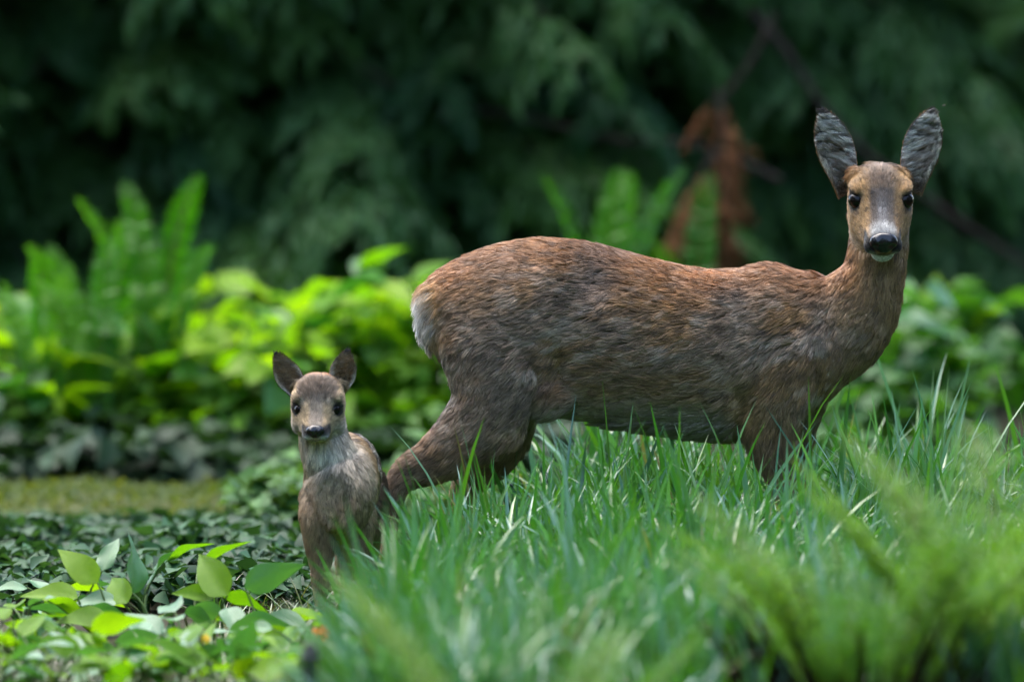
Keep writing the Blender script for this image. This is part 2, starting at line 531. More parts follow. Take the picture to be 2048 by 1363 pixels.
RED = np.array((0.36, 0.155, 0.050)); BROWN = np.array((0.31, 0.178, 0.078)); GREY = np.array((0.29, 0.215, 0.155))
DARK = np.array((0.055, 0.042, 0.035)); TAN = np.array((0.42, 0.255, 0.110)); CREAM = np.array((0.46, 0.40, 0.30)); WHITE = np.array((0.70, 0.69, 0.65))
BLACK = np.array((0.012, 0.011, 0.011))

# ================================================================== THE DOE
doe = empty("deer", G(1240, 0.0))
tag(doe, "adult brown deer standing side-on in the tall grass, head turned to look out", "deer")
acc = ([], [])
tors = [(852, 585, 640, 22), (862, 560, 672, 52), (885, 540, 715, 80), (920, 521, 765, 98), (970, 500, 800, 112), (1030, 485, 818, 120),
        (1100, 480, 826, 122), (1180, 489, 836, 126), (1260, 509, 848, 130), (1340, 529, 860, 130), (1420, 542, 868, 124),
        (1480, 540, 868, 116), (1540, 530, 858, 104), (1600, 544, 836, 96), (1650, 553, 800, 84), (1690, 582, 764, 66), (1718, 625, 735, 40)]
rings = []
for x, t, b, hw in tors:
    a, c = W(x, t), W(x, b)
    rings.append(((np.array(a) + np.array(c)) / 2, (0, hw * 0.001, 0), (0, 0, (a.z - c.z) / 2)))
loft(acc, rings, 3, 36, 2.15)
# near hind leg, thrust backwards, and the far one further under the belly
chain(acc, [(985, 600, -0.05, 100, .055), (988, 690, -0.066, 104, .062), (990, 760, -0.075, 92, .060), (975, 825, -0.08, 78, .052),
            (925, 880, -0.082, 62, .040), (868, 922, -0.082, 45, .028), (815, 948, -0.082, 32, .021), (788, 985, -0.082, 24, .018),
            (780, 1050, -0.082, 15, .014), (776, 1110, -0.082, 13.5, .013), (774, 1165, -0.085, 15, .015), (764, 1192, -0.09, 14, .014)])
chain(acc, [(1000, 620, 0.05, 90, .05), (1010, 720, 0.066, 84, .055), (1015, 800, 0.075, 66, .050), (1005, 865, 0.08, 54, .042),
            (975, 925, 0.08, 42, .030), (935, 968, 0.08, 30, .021), (920, 1010, 0.08, 22, .018), (922, 1070, 0.08, 15, .014),
            (928, 1130, 0.08, 13.5, .013), (938, 1172, 0.08, 15, .015), (936, 1192, 0.08, 14, .014)])
for s in (-1, 1):
    ball(acc, W(1095, 772, .072 * s), .075, .036, .062)                                   # flank skin between thigh and belly
# forelegs
chain(acc, [(1590, 640, -0.045, 70, .045), (1570, 700, -0.058, 78, .05), (1548, 780, -0.066, 78, .046), (1542, 845, -0.068, 60, .036),
            (1550, 905, -0.068, 42, .027), (1562, 965, -0.068, 28, .020), (1566, 1030, -0.068, 23, .018), (1564, 1090, -0.068, 14, .013),
            (1564, 1150, -0.068, 13, .013), (1568, 1178, -0.07, 15, .014), (1574, 1200, -0.075, 14, .013)])
chain(acc, [(1600, 660, 0.05, 60, .04), (1588, 780, 0.062, 66, .042), (1580, 850, 0.066, 52, .034), (1582, 910, 0.066, 38, .026),
            (1590, 970, 0.066, 26, .020), (1596, 1030, 0.066, 22, .018), (1596, 1100, 0.066, 14, .013), (1598, 1150, 0.066, 13, .013),
            (1602, 1180, 0.066, 15, .014), (1606, 1196, 0.066, 14, .013)])
# neck, rising and turning towards the camera
chain(acc, [(1560, 690, 0, 120, .075), (1630, 672, 0, 112, .074), (1690, 640, -.003, 97, .068), (1727, 592, -.006, 78, .060),
            (1747, 545, -.008, 60, .055), (1756, 500, -.006, 56, .055), (1759, 455, -.002, 58, .055), (1760, 410, 0.004, 52, .045)])
HF = Frame(W(1760, 397, -0.035), 0.02, math.radians(28), 0.0)
head_loft(acc, HF, [(-.078, .022, .022, -.018), (-.062, .042, .042, -.040), (-.03, .057, .059, -.062), (.0, .0635, .060, -.078), (.025, .0620, .049, -.084),
                    (.05, .053, .033, -.082), (.075, .043, .018, -.075), (.10, .0355, .008, -.066), (.122, .033, .001, -.058), (.138, .029, -.007, -.050), (.148, .017, -.018, -.040)], 2.3)
for s in (-1, 1):
    ball(acc, HF.p(.010, s * .047, .032), .028, .016, .012, (HF.f, HF.r, HF.u))          # brow
    ball(acc, HF.p(.0, s * .040, -.045), .045, .022, .036, (HF.f, HF.r, HF.u))           # cheek
    ball(acc, HF.p(-.048, s * .044, .026), .016, .014, .018, (HF.f, HF.r, HF.u))         # ear root
    ball(acc, HF.p(.120, s * .024, -.036), .020, .014, .018, (HF.f, HF.r, HF.u))         # lip pad
ball(acc, HF.p(.112, 0, -.061), .024, .023, .013, (HF.f, HF.r, HF.u))                     # chin
DV, DF = remesh(acc, 0.0042, 12)
def bumps(V, F, L):
    N = vnormals(V, F)
    d = np.zeros(len(V))
    for c, rad, amt in L:
        d += amt * np.exp(-np.sum(((V - np.array(c)) / np.array(rad)) ** 2, 1))
    return V + N * d[:, None]
EYE_D = [HF.p(.030, s * .0535, .012) for s in (-1, 1)]
bl = []
for sy in (-1, 1):
    yy = 0.12 * sy
    bl += [(W(1190, 560, yy), (.05, .06, .05), -.012), (W(1130, 540, yy), (.035, .06, .05), .007),      # hollow before the hip, hip bone
           (W(1120, 745, yy), (.022, .06, .06), -.016), (W(1010, 640, yy), (.09, .05, .09), .010),       # flank fold, thigh muscle
           (W(1060, 760, yy), (.035, .05, .06), .008), (W(1330, 700, yy), (.14, .05, .09), .006),
           (W(1480, 660, yy), (.028, .05, .11), -.009), (W(1555, 640, yy), (.045, .05, .10), .008),      # behind the shoulder, scapula
           (W(1478, 800, yy), (.02, .05, .035), -.014), (W(1640, 700, yy), (.05, .05, .05), .006),
           (W(1660, 610, yy), (.022, .05, .06), -.008)]
DV = bumps(DV, DF, bl + [(e, (.017, .017, .017), -.0045) for e in EYE_D])
DN = vnormals(DV, DF)

def doe_color(P, N):
    x, y = PX(P)
    n1 = fbm(np.stack([P[:, 0] * 9, P[:, 1] * 9, P[:, 2] * 22], 1), 11, 3)
    n2 = fbm(np.stack([P[:, 0] * 26, P[:, 1] * 26, P[:, 2] * 70], 1), 21, 2)
    c = np.repeat(BROWN[None], len(P), 0)
    g = smooth(0.42, 0.62, n1) * 0.75
    c = mixc(c, GREY, g)
    c = mixc(c, (0.48, 0.39, 0.31), smooth(0.54, 0.70, n2) * 0.6)
    c = mixc(c, (0.085, 0.055, 0.035), smooth(0.42, 0.28, n2) * 0.6)
    c = mixc(c, RED, smooth(0.30, 0.75, N[:, 2]) * 0.55)
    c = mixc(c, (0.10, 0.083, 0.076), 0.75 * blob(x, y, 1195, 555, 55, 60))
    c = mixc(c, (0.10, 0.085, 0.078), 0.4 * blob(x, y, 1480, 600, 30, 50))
    c = mixc(c, RED * 1.1, 0.8 * blob(x, y, 1440, 552, 45, 22) + 0.6 * blob(x, y, 910, 545, 50, 45))
    c = mixc(c, GREY * 0.85, 0.6 * blob(x, y, 985, 720, 90, 130))
    c = mixc(c, RED * 0.85, 0.6 * blob(x, y, 1120, 770, 40, 35))
    c = mixc(c, TAN * 0.72, 0.7 * smooth(690, 800, y) * smooth(1110, 1220, x) * (1 - smooth(1560, 1640, x)))
    c = mixc(c, CREAM * 0.72, smooth(0.1, 0.65, -N[:, 2]) * smooth(770, 850, y) * smooth(1040, 1110, x) * (1 - smooth(1450, 1500, x)))
    # legs
    leg = np.maximum(smooth(850, 900, y) * (1 - smooth(1090, 1130, x)), smooth(830, 900, y) * smooth(1460, 1500, x))
    c = mixc(c, (0.235, 0.150, 0.085), leg * 0.8)
    c = mixc(c, TAN * 0.85, 0.6 * blob(x, y, 1040, 860, 60, 30) + 0.4 * smooth(0.2, .8, -N[:, 2]) * leg)
    # neck: red on the nape, tan throat
    nk = smooth(1640, 1700, x)
    c = mixc(c, TAN * 0.76, nk * smooth(700, 620, y) * 0.8)
    c = mixc(c, np.array((0.26, 0.165, 0.080)), nk * smooth(620, 720, y) * 0.8)
    c = mixc(c, RED * 0.95, nk * smooth(1745, 1690, x) * smooth(610, 540, y) * 0.85)
    # rump mirror
    c = mixc(c, TAN * 1.35, smooth(905, 868, x) * smooth(540, 570, y) * smooth(720, 650, y) * 0.9)
    c = mixc(c, WHITE * 1.15, smooth(880, 856, x) * smooth(565, 590, y) * smooth(690, 650, y))
    c = mixc(c, WHITE * 0.8, 0.7 * blob(x, y, 868, 645, 14, 26))
    c = mixc(c, CREAM * 0.7, 0.6 * smooth(0.55, 0.9, -N[:, 0]) * smooth(660, 700, y) * (1 - smooth(830, 860, y)) * (1 - smooth(930, 960, x)))
    # head
    f, r, u = HF.loc(P)
    ar = np.abs(r)
    hd = ((f > -0.085) & (ar < 0.085) & (u > -0.1) & (u < 0.1)) * smooth(-.06, -.03, f) * smooth(-.095, -.08, u)
    h = np.repeat((TAN * 0.92)[None], len(P), 0)
    n3 = fbm(P * 120, 5, 2)
    h = mixc(h, (0.145, 0.105, 0.08), smooth(.022, .05, u) * smooth(.045, .02, ar + .01 * n3) * smooth(.045, .02, f) * 0.85)          # dark crown
    h = mixc(h, (0.085, 0.078, 0.076), smooth(.031, .018, ar) * smooth(.02, .04, f) * smooth(-.03, -.01, u) * 0.85)       # bridge
    h = mixc(h, (0.24, 0.23, 0.225), smooth(.016, .004, ar) * smooth(.03, .08, f) * smooth(-.03, -.01, u) * 0.7)
    h = mixc(h, WHITE * 0.62, smooth(.034, .018, ar) * smooth(.092, .120, f) * smooth(-.03, -.012, u) * 0.8)
    mouth = smooth(.090, .104, f) * smooth(-.010, -.018, u) * smooth(-.058, -.052, u)
    h = mixc(h, BLACK * 1.2, mouth * smooth(.012, .018, ar))
    h = mixc(h, WHITE, smooth(.085, .10, f) * smooth(-.047, -.052, u) * smooth(.033, .027, ar))
    h = mixc(h, WHITE * 0.95, smooth(.112, .12, f) * blob(ar, u, .020, -.046, .007, .005))
    h = mixc(h, BLACK * 1.5, smooth(.105, .112, f) * blob(ar, u, .0, -.046, .028, .0045))
    for e in EYE_D:
        d = np.linalg.norm(P - e, axis=1)
        h = mixc(h, (0.035, 0.027, 0.023), smooth(.0255, .0185, d))
        h = mixc(h, CREAM * 0.55, 0.5 * np.exp(-(np.linalg.norm(P - (e - HF.u * .022 + HF.f * .004), axis=1) / .008) ** 2))
        h = mixc(h, (0.05, 0.04, 0.035), 0.85 * np.exp(-(np.linalg.norm(P - (e + HF.f * .02 - HF.u * .012 - HF.r * np.sign((e - HF.o) @ HF.r) * .009), axis=1) / .009) ** 2))
    h = mixc(h, (0.20, 0.155, 0.095), smooth(-.05, -.075, u) * smooth(.08, .05, f) * 0.7)
    c = c * (1 - hd[:, None]) + h * hd[:, None]
    return np.clip(c, 0.003, 1)
doe_body = part("body", DV, DF, M_skin, doe, cols=doe_color(DV, DN) * 0.75)
down = (0, 0, -1)
ctrl = []
for Yc in (-.1, .1):
    for px, py, dx, dz in [(880, 560, -1, -.45), (960, 530, -1, -.15), (1080, 510, -1, -.05), (1200, 530, -1, -.12), (1320, 550, -1, -.08), (1440, 560, -1, -.12), (1540, 560, -1, -.25),
                           (900, 650, -.8, -.6), (1000, 640, -1, -.35), (1100, 650, -1, -.45), (1200, 660, -1, -.2), (1320, 660, -1, -.15), (1440, 660, -1, -.25), (1540, 660, -.9, -.5),
                           (920, 760, -.5, -1), (1000, 760, -.75, -.8), (1100, 770, -.9, -.6), (1220, 780, -1, -.15), (1340, 790, -1, -.12), (1440, 790, -1, -.2), (1530, 770, -.6, -.9),
                           (940, 860, -.75, -.7), (850, 925, -.9, -.5), (785, 1050, 0, -1), (1545, 880, -.2, -1), (1565, 1000, 0, -1), (1220, 850, -1, -.3), (1380, 860, -1, -.2),
                           (1000, 900, -.7, -.7), (955, 1050, 0, -1), (1620, 600, -1, -.5), (1640, 700, -.5, -.9)]:
        ctrl.append((W(px, py, Yc), (dx, 0.0, dz), 0.045))
for px, py, dx, dz in [(1690, 570, -.6, -.8), (1720, 640, -.25, -1), (1700, 720, -.35, -1), (1750, 560, -.1, -1), (1755, 500, 0, -1), (1650, 780, -.4, -.9)]:
    for Yc in (-.06, .06):
        ctrl.append((W(px, py, Yc), (dx, 0, dz), 0.04))
def head_dir(P, fr, k=1.0):
    f, r, u = fr.loc(P)
    return -fr.f[None] * 1.0 + fr.r[None] * (np.sign(r) * np.minimum(np.abs(r) * 14, 0.6))[:, None] + fr.u[None] * 0.15
def animal_fur(root, parent, V, F, N, fr, eyes, nose_c, nose_r, color, ctrl, count, len_fn, body_rad, head_ext, facedens=2.6):
    hx, hr, hu0, hu1 = head_ext
    def dens(P):
        f, r, u = fr.loc(P)
        return np.where((f > hx) & (np.abs(r) < hr) & (u > hu0) & (u < hu1), facedens, 1.0)
    P, Np = sample_surface(V, F, N, count, dens)
    f, r, u = fr.loc(P)
    face = smooth(hx - .02, hx + .02, f) * (np.abs(r) < hr) * (u > hu0) * (u < hu1)
    keep = np.ones(len(P), bool)
    for e, er in eyes:
        keep &= np.linalg.norm(P - e, axis=1) > er
    q = np.stack([f, r, u], 1) - np.array(nose_c)
    keep &= np.sum((q / np.array(nose_r)) ** 2, 1) > 1
    P, Np, face, f, r, u = P[keep], Np[keep], face[keep], f[keep], r[keep], u[keep]
    D = flow(ctrl, P) * (1 - face[:, None]) + head_dir(P, fr) * face[:, None]
    nz = np.stack([fbm(P * 16, 31, 2), fbm(P * 16, 32, 2), fbm(P * 16, 33, 2)], 1) - 0.5
    D = D + 0.8 * nz * (1 - 0.5 * face[:, None])
    L = len_fn(P, Np) * (1 - face) + (0.0045 + 0.006 * smooth(.06, -.01, f)) * face
    lift = 0.24 - 0.04 * face + 0.16 * (fbm(P * 40, 41, 2) - 0.5)
    rad = np.where(face > 0.5, body_rad * 0.72, body_rad)
    C = color(P, Np)
    lift = lift + np.where(L > .030, .22, 0)
    return strands("fur", parent, P, Np, D, L, np.clip(lift, .12, .9), C, rad, clump=22, cl_amt=0.35)
def doe_len(P, N):
    x, y = PX(P)
    L = np.full(len(P), 0.021)
    L += 0.018 * smooth(892, 860, x) * smooth(540, 580, y) * smooth(720, 660, y)
    L += 0.010 * smooth(790, 850, y) * smooth(0.0, .6, -N[:, 2])
    leg = np.maximum(smooth(880, 960, y) * (1 - smooth(1090, 1130, x)), smooth(880, 960, y) * smooth(1460, 1500, x))
    return L * (1 - 0.55 * leg)
NOSE_D = (.141, 0, -.0225)
animal_fur(doe, doe_body, DV, DF, DN, HF, [(e, .0165) for e in EYE_D], NOSE_D, (.016, .0285, .0215), doe_color, ctrl, 210000, doe_len, 0.00078, (-.02, .075, -.085, .09))

def sphere_np(n=24, m=16):
    V, F = [], []
    for j in range(m + 1):
        t = math.pi * j / m
        for i in range(n):
            p = 2 * math.pi * i / n
            V.append((math.sin(t) * math.cos(p), math.sin(t) * math.sin(p), math.cos(t)))
    for j in range(m):
        for i in range(n):
            F.append((j * n + i, (j + 1) * n + i, (j + 1) * n + (i + 1) % n, j * n + (i + 1) % n))
    return np.array(V), np.array(F)
SV, SF = sphere_np()
def add_eye(root, fr, e, rad, sgn):
    # slightly almond: longer along the face than high
    out = fr.r * sgn * 0.75 + fr.f * 0.62 + fr.u * 0.15; out /= np.linalg.norm(out)
    al = np.cross(out, fr.u); al /= np.linalg.norm(al)
    up = np.cross(al, out)
    V = np.array(e)[None] + SV[:, :1] * al[None] * rad * 1.08 + SV[:, 1:2] * up[None] * rad * 0.98 + SV[:, 2:3] * out[None] * rad * 0.9
    return part("eye", V, SF, M_eye, root)
for e, s in zip(EYE_D, (-1, 1)):
    add_eye(doe, HF, e - HF.r * s * .0040 - HF.f * .001, .0166, s)
def add_nose(root, fr, c, w_, h_, d_):
    """rhinarium: broad on top, pinched below, with two comma nostrils sunk into it"""
    n = 48; m = 32
    V0, F0 = sphere_np(n, m)
    f, r, u = V0[:, 0].copy(), V0[:, 1].copy(), V0[:, 2].copy()
    wide = 1.0 - 0.42 * smooth(0.1, -1.0, u) - 0.10 * smooth(.5, 1.0, u)
    r2 = np.sign(r) * np.abs(r) ** 0.82 * wide
    f2 = f * (1 - 0.12 * smooth(.3, 1.0, u))
    groove = np.exp(-(r / 0.10) ** 2) * smooth(.5, -.4, u) * 0.10
    nos = np.exp(-(((np.abs(r2) - 0.60) / 0.20) ** 2 + ((u + 0.02 + 0.35 * (np.abs(r2) - .6)) / 0.24) ** 2)) * (f > 0)
    lobe = np.exp(-(((np.abs(r2) - 0.52) / 0.24) ** 2 + ((u - 0.50) / 0.30) ** 2)) * 0.26 - 0.10 * np.exp(-(r2 / .16) ** 2) * smooth(.0, .5, u)
    sc_ = 1 - groove - 0.42 * nos + lobe
    V = fr.p(*c)[None] + fr.f[None] * (f2 * d_ * sc_)[:, None] + fr.r[None] * (r2 * w_)[:, None] + fr.u[None] * (u * h_ * (1 + 0.1 * lobe))[:, None]
    return part("nose", V, F0, M_nose, root)
add_nose(doe, HF, (.1375, 0, -.0225), .0285, .0225, .0165)
def hoof(root, c, s):
    for k in (-1, 1):
        a = ([], [])
        c0 = np.array(c)
        loft(a, [(c0 + np.array((0, k * .009 * s, .030 * s)), (.010 * s, 0, 0), (0, .007 * s, 0)), (c0 + np.array((.004 * s, k * .010 * s, .015 * s)), (.015 * s, 0, 0), (0, .008 * s, 0)),
                 (c0 + np.array((.010 * s, k * .010 * s, .001)), (.021 * s, 0, 0), (0, .0085 * s, 0))], 2, 12)
        F4 = [f if len(f) == 4 else (f[0], f[1], f[2], f[2]) for f in a[1]]
        tri = [f for f in a[1] if len(f) == 3]; quad = [f for f in a[1] if len(f) == 4]
        T = tri + [q[:3] for q in quad] + [(q[0], q[2], q[3]) for q in quad]
        part("hoof", np.array(a[0]), np.array(T), M_hoof, root)
for px, Y in ((758, -.09), (940, .08), (1578, -.075), (1610, .066)):
    g = G(px, Y); hoof(doe, (g.x, g.y, 0.0), 1.0)

def doe_ear_col(t, s, inner, P):
    n = fbm(np.asarray(P) * np.array((60, 60, 150)), 61, 2)
    c = np.repeat((BROWN * 0.9)[None], len(t), 0)
    ci = np.repeat(np.array((0.78, 0.78, 0.72))[None], len(t), 0)
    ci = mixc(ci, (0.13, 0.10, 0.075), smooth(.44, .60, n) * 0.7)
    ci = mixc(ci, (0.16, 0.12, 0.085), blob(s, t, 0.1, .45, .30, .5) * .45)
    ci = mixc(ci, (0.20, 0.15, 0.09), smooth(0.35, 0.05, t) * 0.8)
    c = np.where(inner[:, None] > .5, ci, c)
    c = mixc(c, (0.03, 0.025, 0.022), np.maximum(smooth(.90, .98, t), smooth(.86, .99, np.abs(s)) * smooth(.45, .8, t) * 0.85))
    return c
PROF = [(0, .62, 0), (.12, .66, 0), (.28, .80, 0), (.45, .97, 0), (.6, 1.0, 0), (.75, .86, 0), (.88, .56, 0), (.96, .27, 0), (1, .04, 0)]
for (bx, by, tx, ty, yb, yt, s) in ((1702, 392, 1646, 219, .02, -.005, -1), (1818, 388, 1864, 218, .02, -.005, 1)):
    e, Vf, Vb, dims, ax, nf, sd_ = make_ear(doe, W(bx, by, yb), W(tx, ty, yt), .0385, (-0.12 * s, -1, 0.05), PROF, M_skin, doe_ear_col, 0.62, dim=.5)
    ear_fur(doe, e, Vf, Vb, dims, ax, nf, sd_, doe_ear_col, 3000, 3800, .024, .008, s)

# ================================================================== THE FAWN
FY = -0.45
fawn = empty("fawn", G(665, FY))
tag(fawn, "small spotted fawn facing forward beside the adult deer's hind leg", "deer")
acc = ([], [])
def fr_ring(px, py, Y, wd, ht, ax_dir=(0.25, 1, 0)):
    s = np.array((ax_dir[1], -ax_dir[0], 0.0)); s /= np.linalg.norm(s)
    return (np.array(W(px, py, Y)), s * wd, (0, 0, ht))
loft(acc, [fr_ring(712, 955, -.10, .028, .035), fr_ring(711, 948, -.13, .046, .060), fr_ring(706, 950, -.20, .055, .078), fr_ring(700, 957, -.28, .060, .085),
           fr_ring(692, 962, -.37, .064, .092), fr_ring(682, 972, -.45, .070, .098), fr_ring(674, 985, -.51, .064, .086), fr_ring(670, 992, -.55, .040, .055)], 3, 28)
chain(acc, [(682, 1000, -.44, 58, .06), (675, 960, -.465, 62, .062), (662, 920, -.485, 53, .055), (650, 885, -.49, 47, .048), (643, 850, -.485, 45, .045), (640, 815, -.475, 42, .040)])
for x0, x1, yo in ((640, 641, -.50), (712, 706, -.46)):
    chain(acc, [(x0, 980, yo + .03, 34, .042), (x0, 1030, yo, 36, .040), (x0, 1080, yo, 29, .030), (x1, 1125, yo, 19, .020), (x1, 1160, yo, 17, .017), (x1, 1200, yo, 10, .010),
                (x1, 1225, yo, 10, .011), (x1, 1238, yo - .006, 10, .011)])
for x0, yo in ((684, -.13), (742, -.17)):
    chain(acc, [(x0 - 8, 945, yo, 30, .040), (x0 - 2, 1000, yo, 36, .046), (x0, 1050, yo - .01, 24, .034), (x0, 1085, yo + .04, 14, .018), (x0, 1110, yo + .05, 11, .014),
                (x0, 1160, yo + .03, 9, .010), (x0, 1198, yo + .02, 10, .011), (x0, 1212, yo + .01, 10, .011)])
FF = Frame(W(636, 813, FY - 0.065), -0.05, math.radians(20), 0.0)
head_loft(acc, FF, [(-.066, .018, .016, -.016), (-.054, .036, .036, -.034), (-.032, .0475, .056, -.046), (-.004, .051, .060, -.052), (.018, .0475, .046, -.054),
                    (.036, .038, .025, -.053), (.054, .0295, .008, -.048), (.070, .0255, -.001, -.043), (.083, .021, -.007, -.037), (.091, .012, -.014, -.030)], 2.25)
for s in (-1, 1):
    ball(acc, FF.p(.010, s * .036, .028), .020, .013, .010, (FF.f, FF.r, FF.u))
    ball(acc, FF.p(.002, s * .035, -.030), .032, .016, .024, (FF.f, FF.r, FF.u))
    ball(acc, FF.p(-.038, s * .038, .026), .014, .013, .015, (FF.f, FF.r, FF.u))
    ball(acc, FF.p(.073, s * .016, -.028), .013, .010, .010, (FF.f, FF.r, FF.u))
FV, FFc = remesh(acc, 0.0033, 10)
EYE_F = [FF.p(.0255, s * .0365, .004) for s in (-1, 1)]
FV = bumps(FV, FFc, [(e, (.013, .013, .013), -.004) for e in EYE_F])
FN = vnormals(FV, FFc)
SPOTS = [(W(px, py, Y), r) for px, py, Y, r in []]
_sp = []
for i in range(9):
    for s in (-1, 1):
        for row in (0, 1, 2):
            t = i / 8
            c = np.array(W(674, 985, -.50)) * (1 - t) + np.array(W(711, 950, -.12)) * t
            ang = (0.30, 0.75, 1.25)[row] + 0.08 * math.sin(i * 5 + row)
            side = np.array((0.97, -0.24, 0)) * s
            _sp.append(c + side * math.sin(ang) * .062 + np.array((0, 0, 1)) * math.cos(ang) * .088 + np.array((0, 1, 0)) * 0.02 * (row % 2))
def fawn_color(P, N):
    x, y = PX(P)
    n1 = fbm(P * 45, 71, 3)
    FB = np.array((0.37, 0.255, 0.145))
    c = np.repeat(FB[None], len(P), 0)
    c = mixc(c, (0.44, 0.33, 0.22), smooth(.42, .65, n1) * 0.6)
    back = smooth(-.42, -.36, P[:, 1]) 
    c = mixc(c, (0.15, 0.085, 0.05), back * 0.8)
    c = mixc(c, (0.055, 0.04, 0.035), np.maximum(back, smooth(-.5, -.42, P[:, 1]) * .0) * smooth(-.15, 0.4, N[:, 2]) * 0.9)
    sp = np.zeros(len(P))
    for q in _sp:
        sp = np.maximum(sp, smooth(.019, .011, np.linalg.norm(P - q, axis=1)))
    c = mixc(c, WHITE * 0.95, sp * back)
    # throat and chest pale, greyer; belly and legs shade
    th = smooth(-.46, -.50, P[:, 1]) * smooth(1000, 930, y) * smooth(845, 870, y)
    c = mixc(c, (0.58, 0.49, 0.37), th * 0.6)
    c = mixc(c, (0.82, 0.77, 0.66), 0.9 * blob(x, y, 650, 900, 42, 30) * smooth(-.44, -.48, P[:, 1]))
    c = mixc(c, (0.29, 0.195, 0.11), smooth(985, 1090, y) * 0.8)
    f, r, u = FF.loc(P); ar = np.abs(r)
    hd = ((ar < 0.07) & (u < .085)) * smooth(-.055, -.03, f) * smooth(-.066, -.05, u)
    h = np.repeat(np.array((0.45, 0.33, 0.19))[None], len(P), 0)
    n3 = fbm(P * 160, 75, 2)
    cap = smooth(.016, .026, u + .008 * (n3 - .5)) * smooth(.042, .034, ar) * smooth(.05, .03, f)
    h = mixc(h, (0.175, 0.125, 0.092), cap * 0.9)
    h = mixc(h, RED * 1.1, smooth(.05, .058, u) * smooth(.03, .02, ar) * smooth(0.0, -.02, f) * 0.8)
    h = mixc(h, (0.30, 0.255, 0.215), smooth(.017, .009, ar) * smooth(.02, .04, f) * smooth(-.03, -.01, u) * 0.75)
    h = mixc(h, (0.46, 0.37, 0.27), 0.7 * blob(ar, u, .026, .024, .012, .008))
    h = mixc(h, (0.10, 0.075, 0.055), smooth(.035, .045, ar) * smooth(.01, -.02, f) * 0.55)
    h = mixc(h, (0.42, 0.38, 0.32), smooth(-.012, -.035, u) * smooth(.06, .04, f) * smooth(.02, .03, ar) * .7)
    h = mixc(h, BLACK * 1.5, smooth(.056, .064, f) * smooth(-.006, -.011, u) * smooth(.008, .012, ar) * smooth(-.033, -.029, u))
    h = mixc(h, WHITE, smooth(.062, .070, f) * blob(ar, u, .015, -.0285, .008, .005))
    h = mixc(h, BLACK * 2, smooth(.06, .068, f) * blob(ar, u, .0, -.0315, .022, .0018))
    h = mixc(h, (0.48, 0.46, 0.40), smooth(.052, .064, f) * smooth(-.033, -.036, u) * smooth(.022, .018, ar))
    for e in EYE_F:
        d = np.linalg.norm(P - e, axis=1)
        h = mixc(h, (0.022, 0.018, 0.016), smooth(.0165, .0125, d))
        h = mixc(h, (0.03, 0.024, 0.02), 0.85 * np.exp(-(np.linalg.norm(P - (e + FF.u * .014), axis=1) / .007) ** 2))
    c = c * (1 - hd[:, None]) + h * hd[:, None]
    return np.clip(c, .003, 1)
fawn_body = part("body", FV, FFc, M_skin, fawn, cols=fawn_color(FV, FN) * 0.75)
fctrl = []
for s in (-1, 1):
    for px, py, Y, d in [(672 + 55 * s, 990, -.48, (.2 * s, .35, -1)), (690 + 55 * s, 950, -.38, (.1, 1, -.3)), (704 + 50 * s, 950, -.22, (.1, 1, -.3)), (660 + 40 * s, 920, -.5, (.1 * s, .1, -1)),
                         (675 + 35 * s, 1080, -.49, (0, 0, -1)), (675 + 35 * s, 1180, -.49, (0, 0, -1)), (712 + 30 * s, 1050, -.14, (0, .2, -1)), (645 + 40 * s, 870, -.5, (.2 * s, .2, -1))]:
        fctrl.append((W(px, py, Y), d, .045))
fctrl += [(W(690, 870, -.38), (.1, 1, -.1), .05), (W(706, 880, -.2), (.1, 1, -.2), .05), (W(711, 950, -.1), (0, .2, -1), .04), (W(672, 1000, -.55), (0, 0, -1), .05), (W(655, 920, -.54), (0, 0, -1), .05)]
def fawn_len(P, N):
    x, y = PX(P)
    L = np.full(len(P), 0.016)
    L += 0.006 * blob(x, y, 660, 900, 50, 30)
    return L * (1 - 0.5 * smooth(1090, 1160, y))
animal_fur(fawn, fawn_body, FV, FFc, FN, FF, [(e, .0105) for e in EYE_F], (.086, 0, -.0165), (.0115, .0165, .0115), fawn_color, fctrl, 85000, fawn_len, 0.00066, (-.03, .06, -.05, .09), 2.2)
for e, s in zip(EYE_F, (-1, 1)):
    add_eye(fawn, FF, e - FF.r * s * .003 - FF.f * .001, .0112, s)
add_nose(fawn, FF, (.0835, 0, -.0160), .0185, .0138, .0125)
for px, Y in ((642, -.505), (707, -.465), (684, -.12), (742, -.16)):
    g = G(px, Y); hoof(fawn, (g.x, g.y, 0.0), 0.62)
def fawn_ear_col(t, s, inner, P):
    n = fbm(np.asarray(P) * 110, 81, 2)
    c = np.repeat(np.array((0.16, 0.10, 0.065))[None], len(t), 0)
    ci = np.repeat(np.array((0.36, 0.23, 0.13))[None], len(t), 0)
    ci = mixc(ci, (0.30, 0.25, 0.20), smooth(.45, .65, n) * 0.5)
    ci = mixc(ci, (0.75, 0.70, 0.62), smooth(.5, .85, np.abs(s)) * smooth(.75, .4, t) * 0.8)
    c = np.where(inner[:, None] > .5, ci, c)
    c = mixc(c, (0.02, 0.018, 0.018), np.maximum(smooth(.86, .95, t), smooth(.9, .99, np.abs(s)) * smooth(.5, .75, t) * .9))
    return c
PROFF = [(0, .55, 0), (.12, .66, 0), (.3, .95, 0), (.45, 1.0, 0), (.6, .88, 0), (.75, .66, 0), (.88, .40, 0), (.96, .2, 0), (1, .04, 0)]
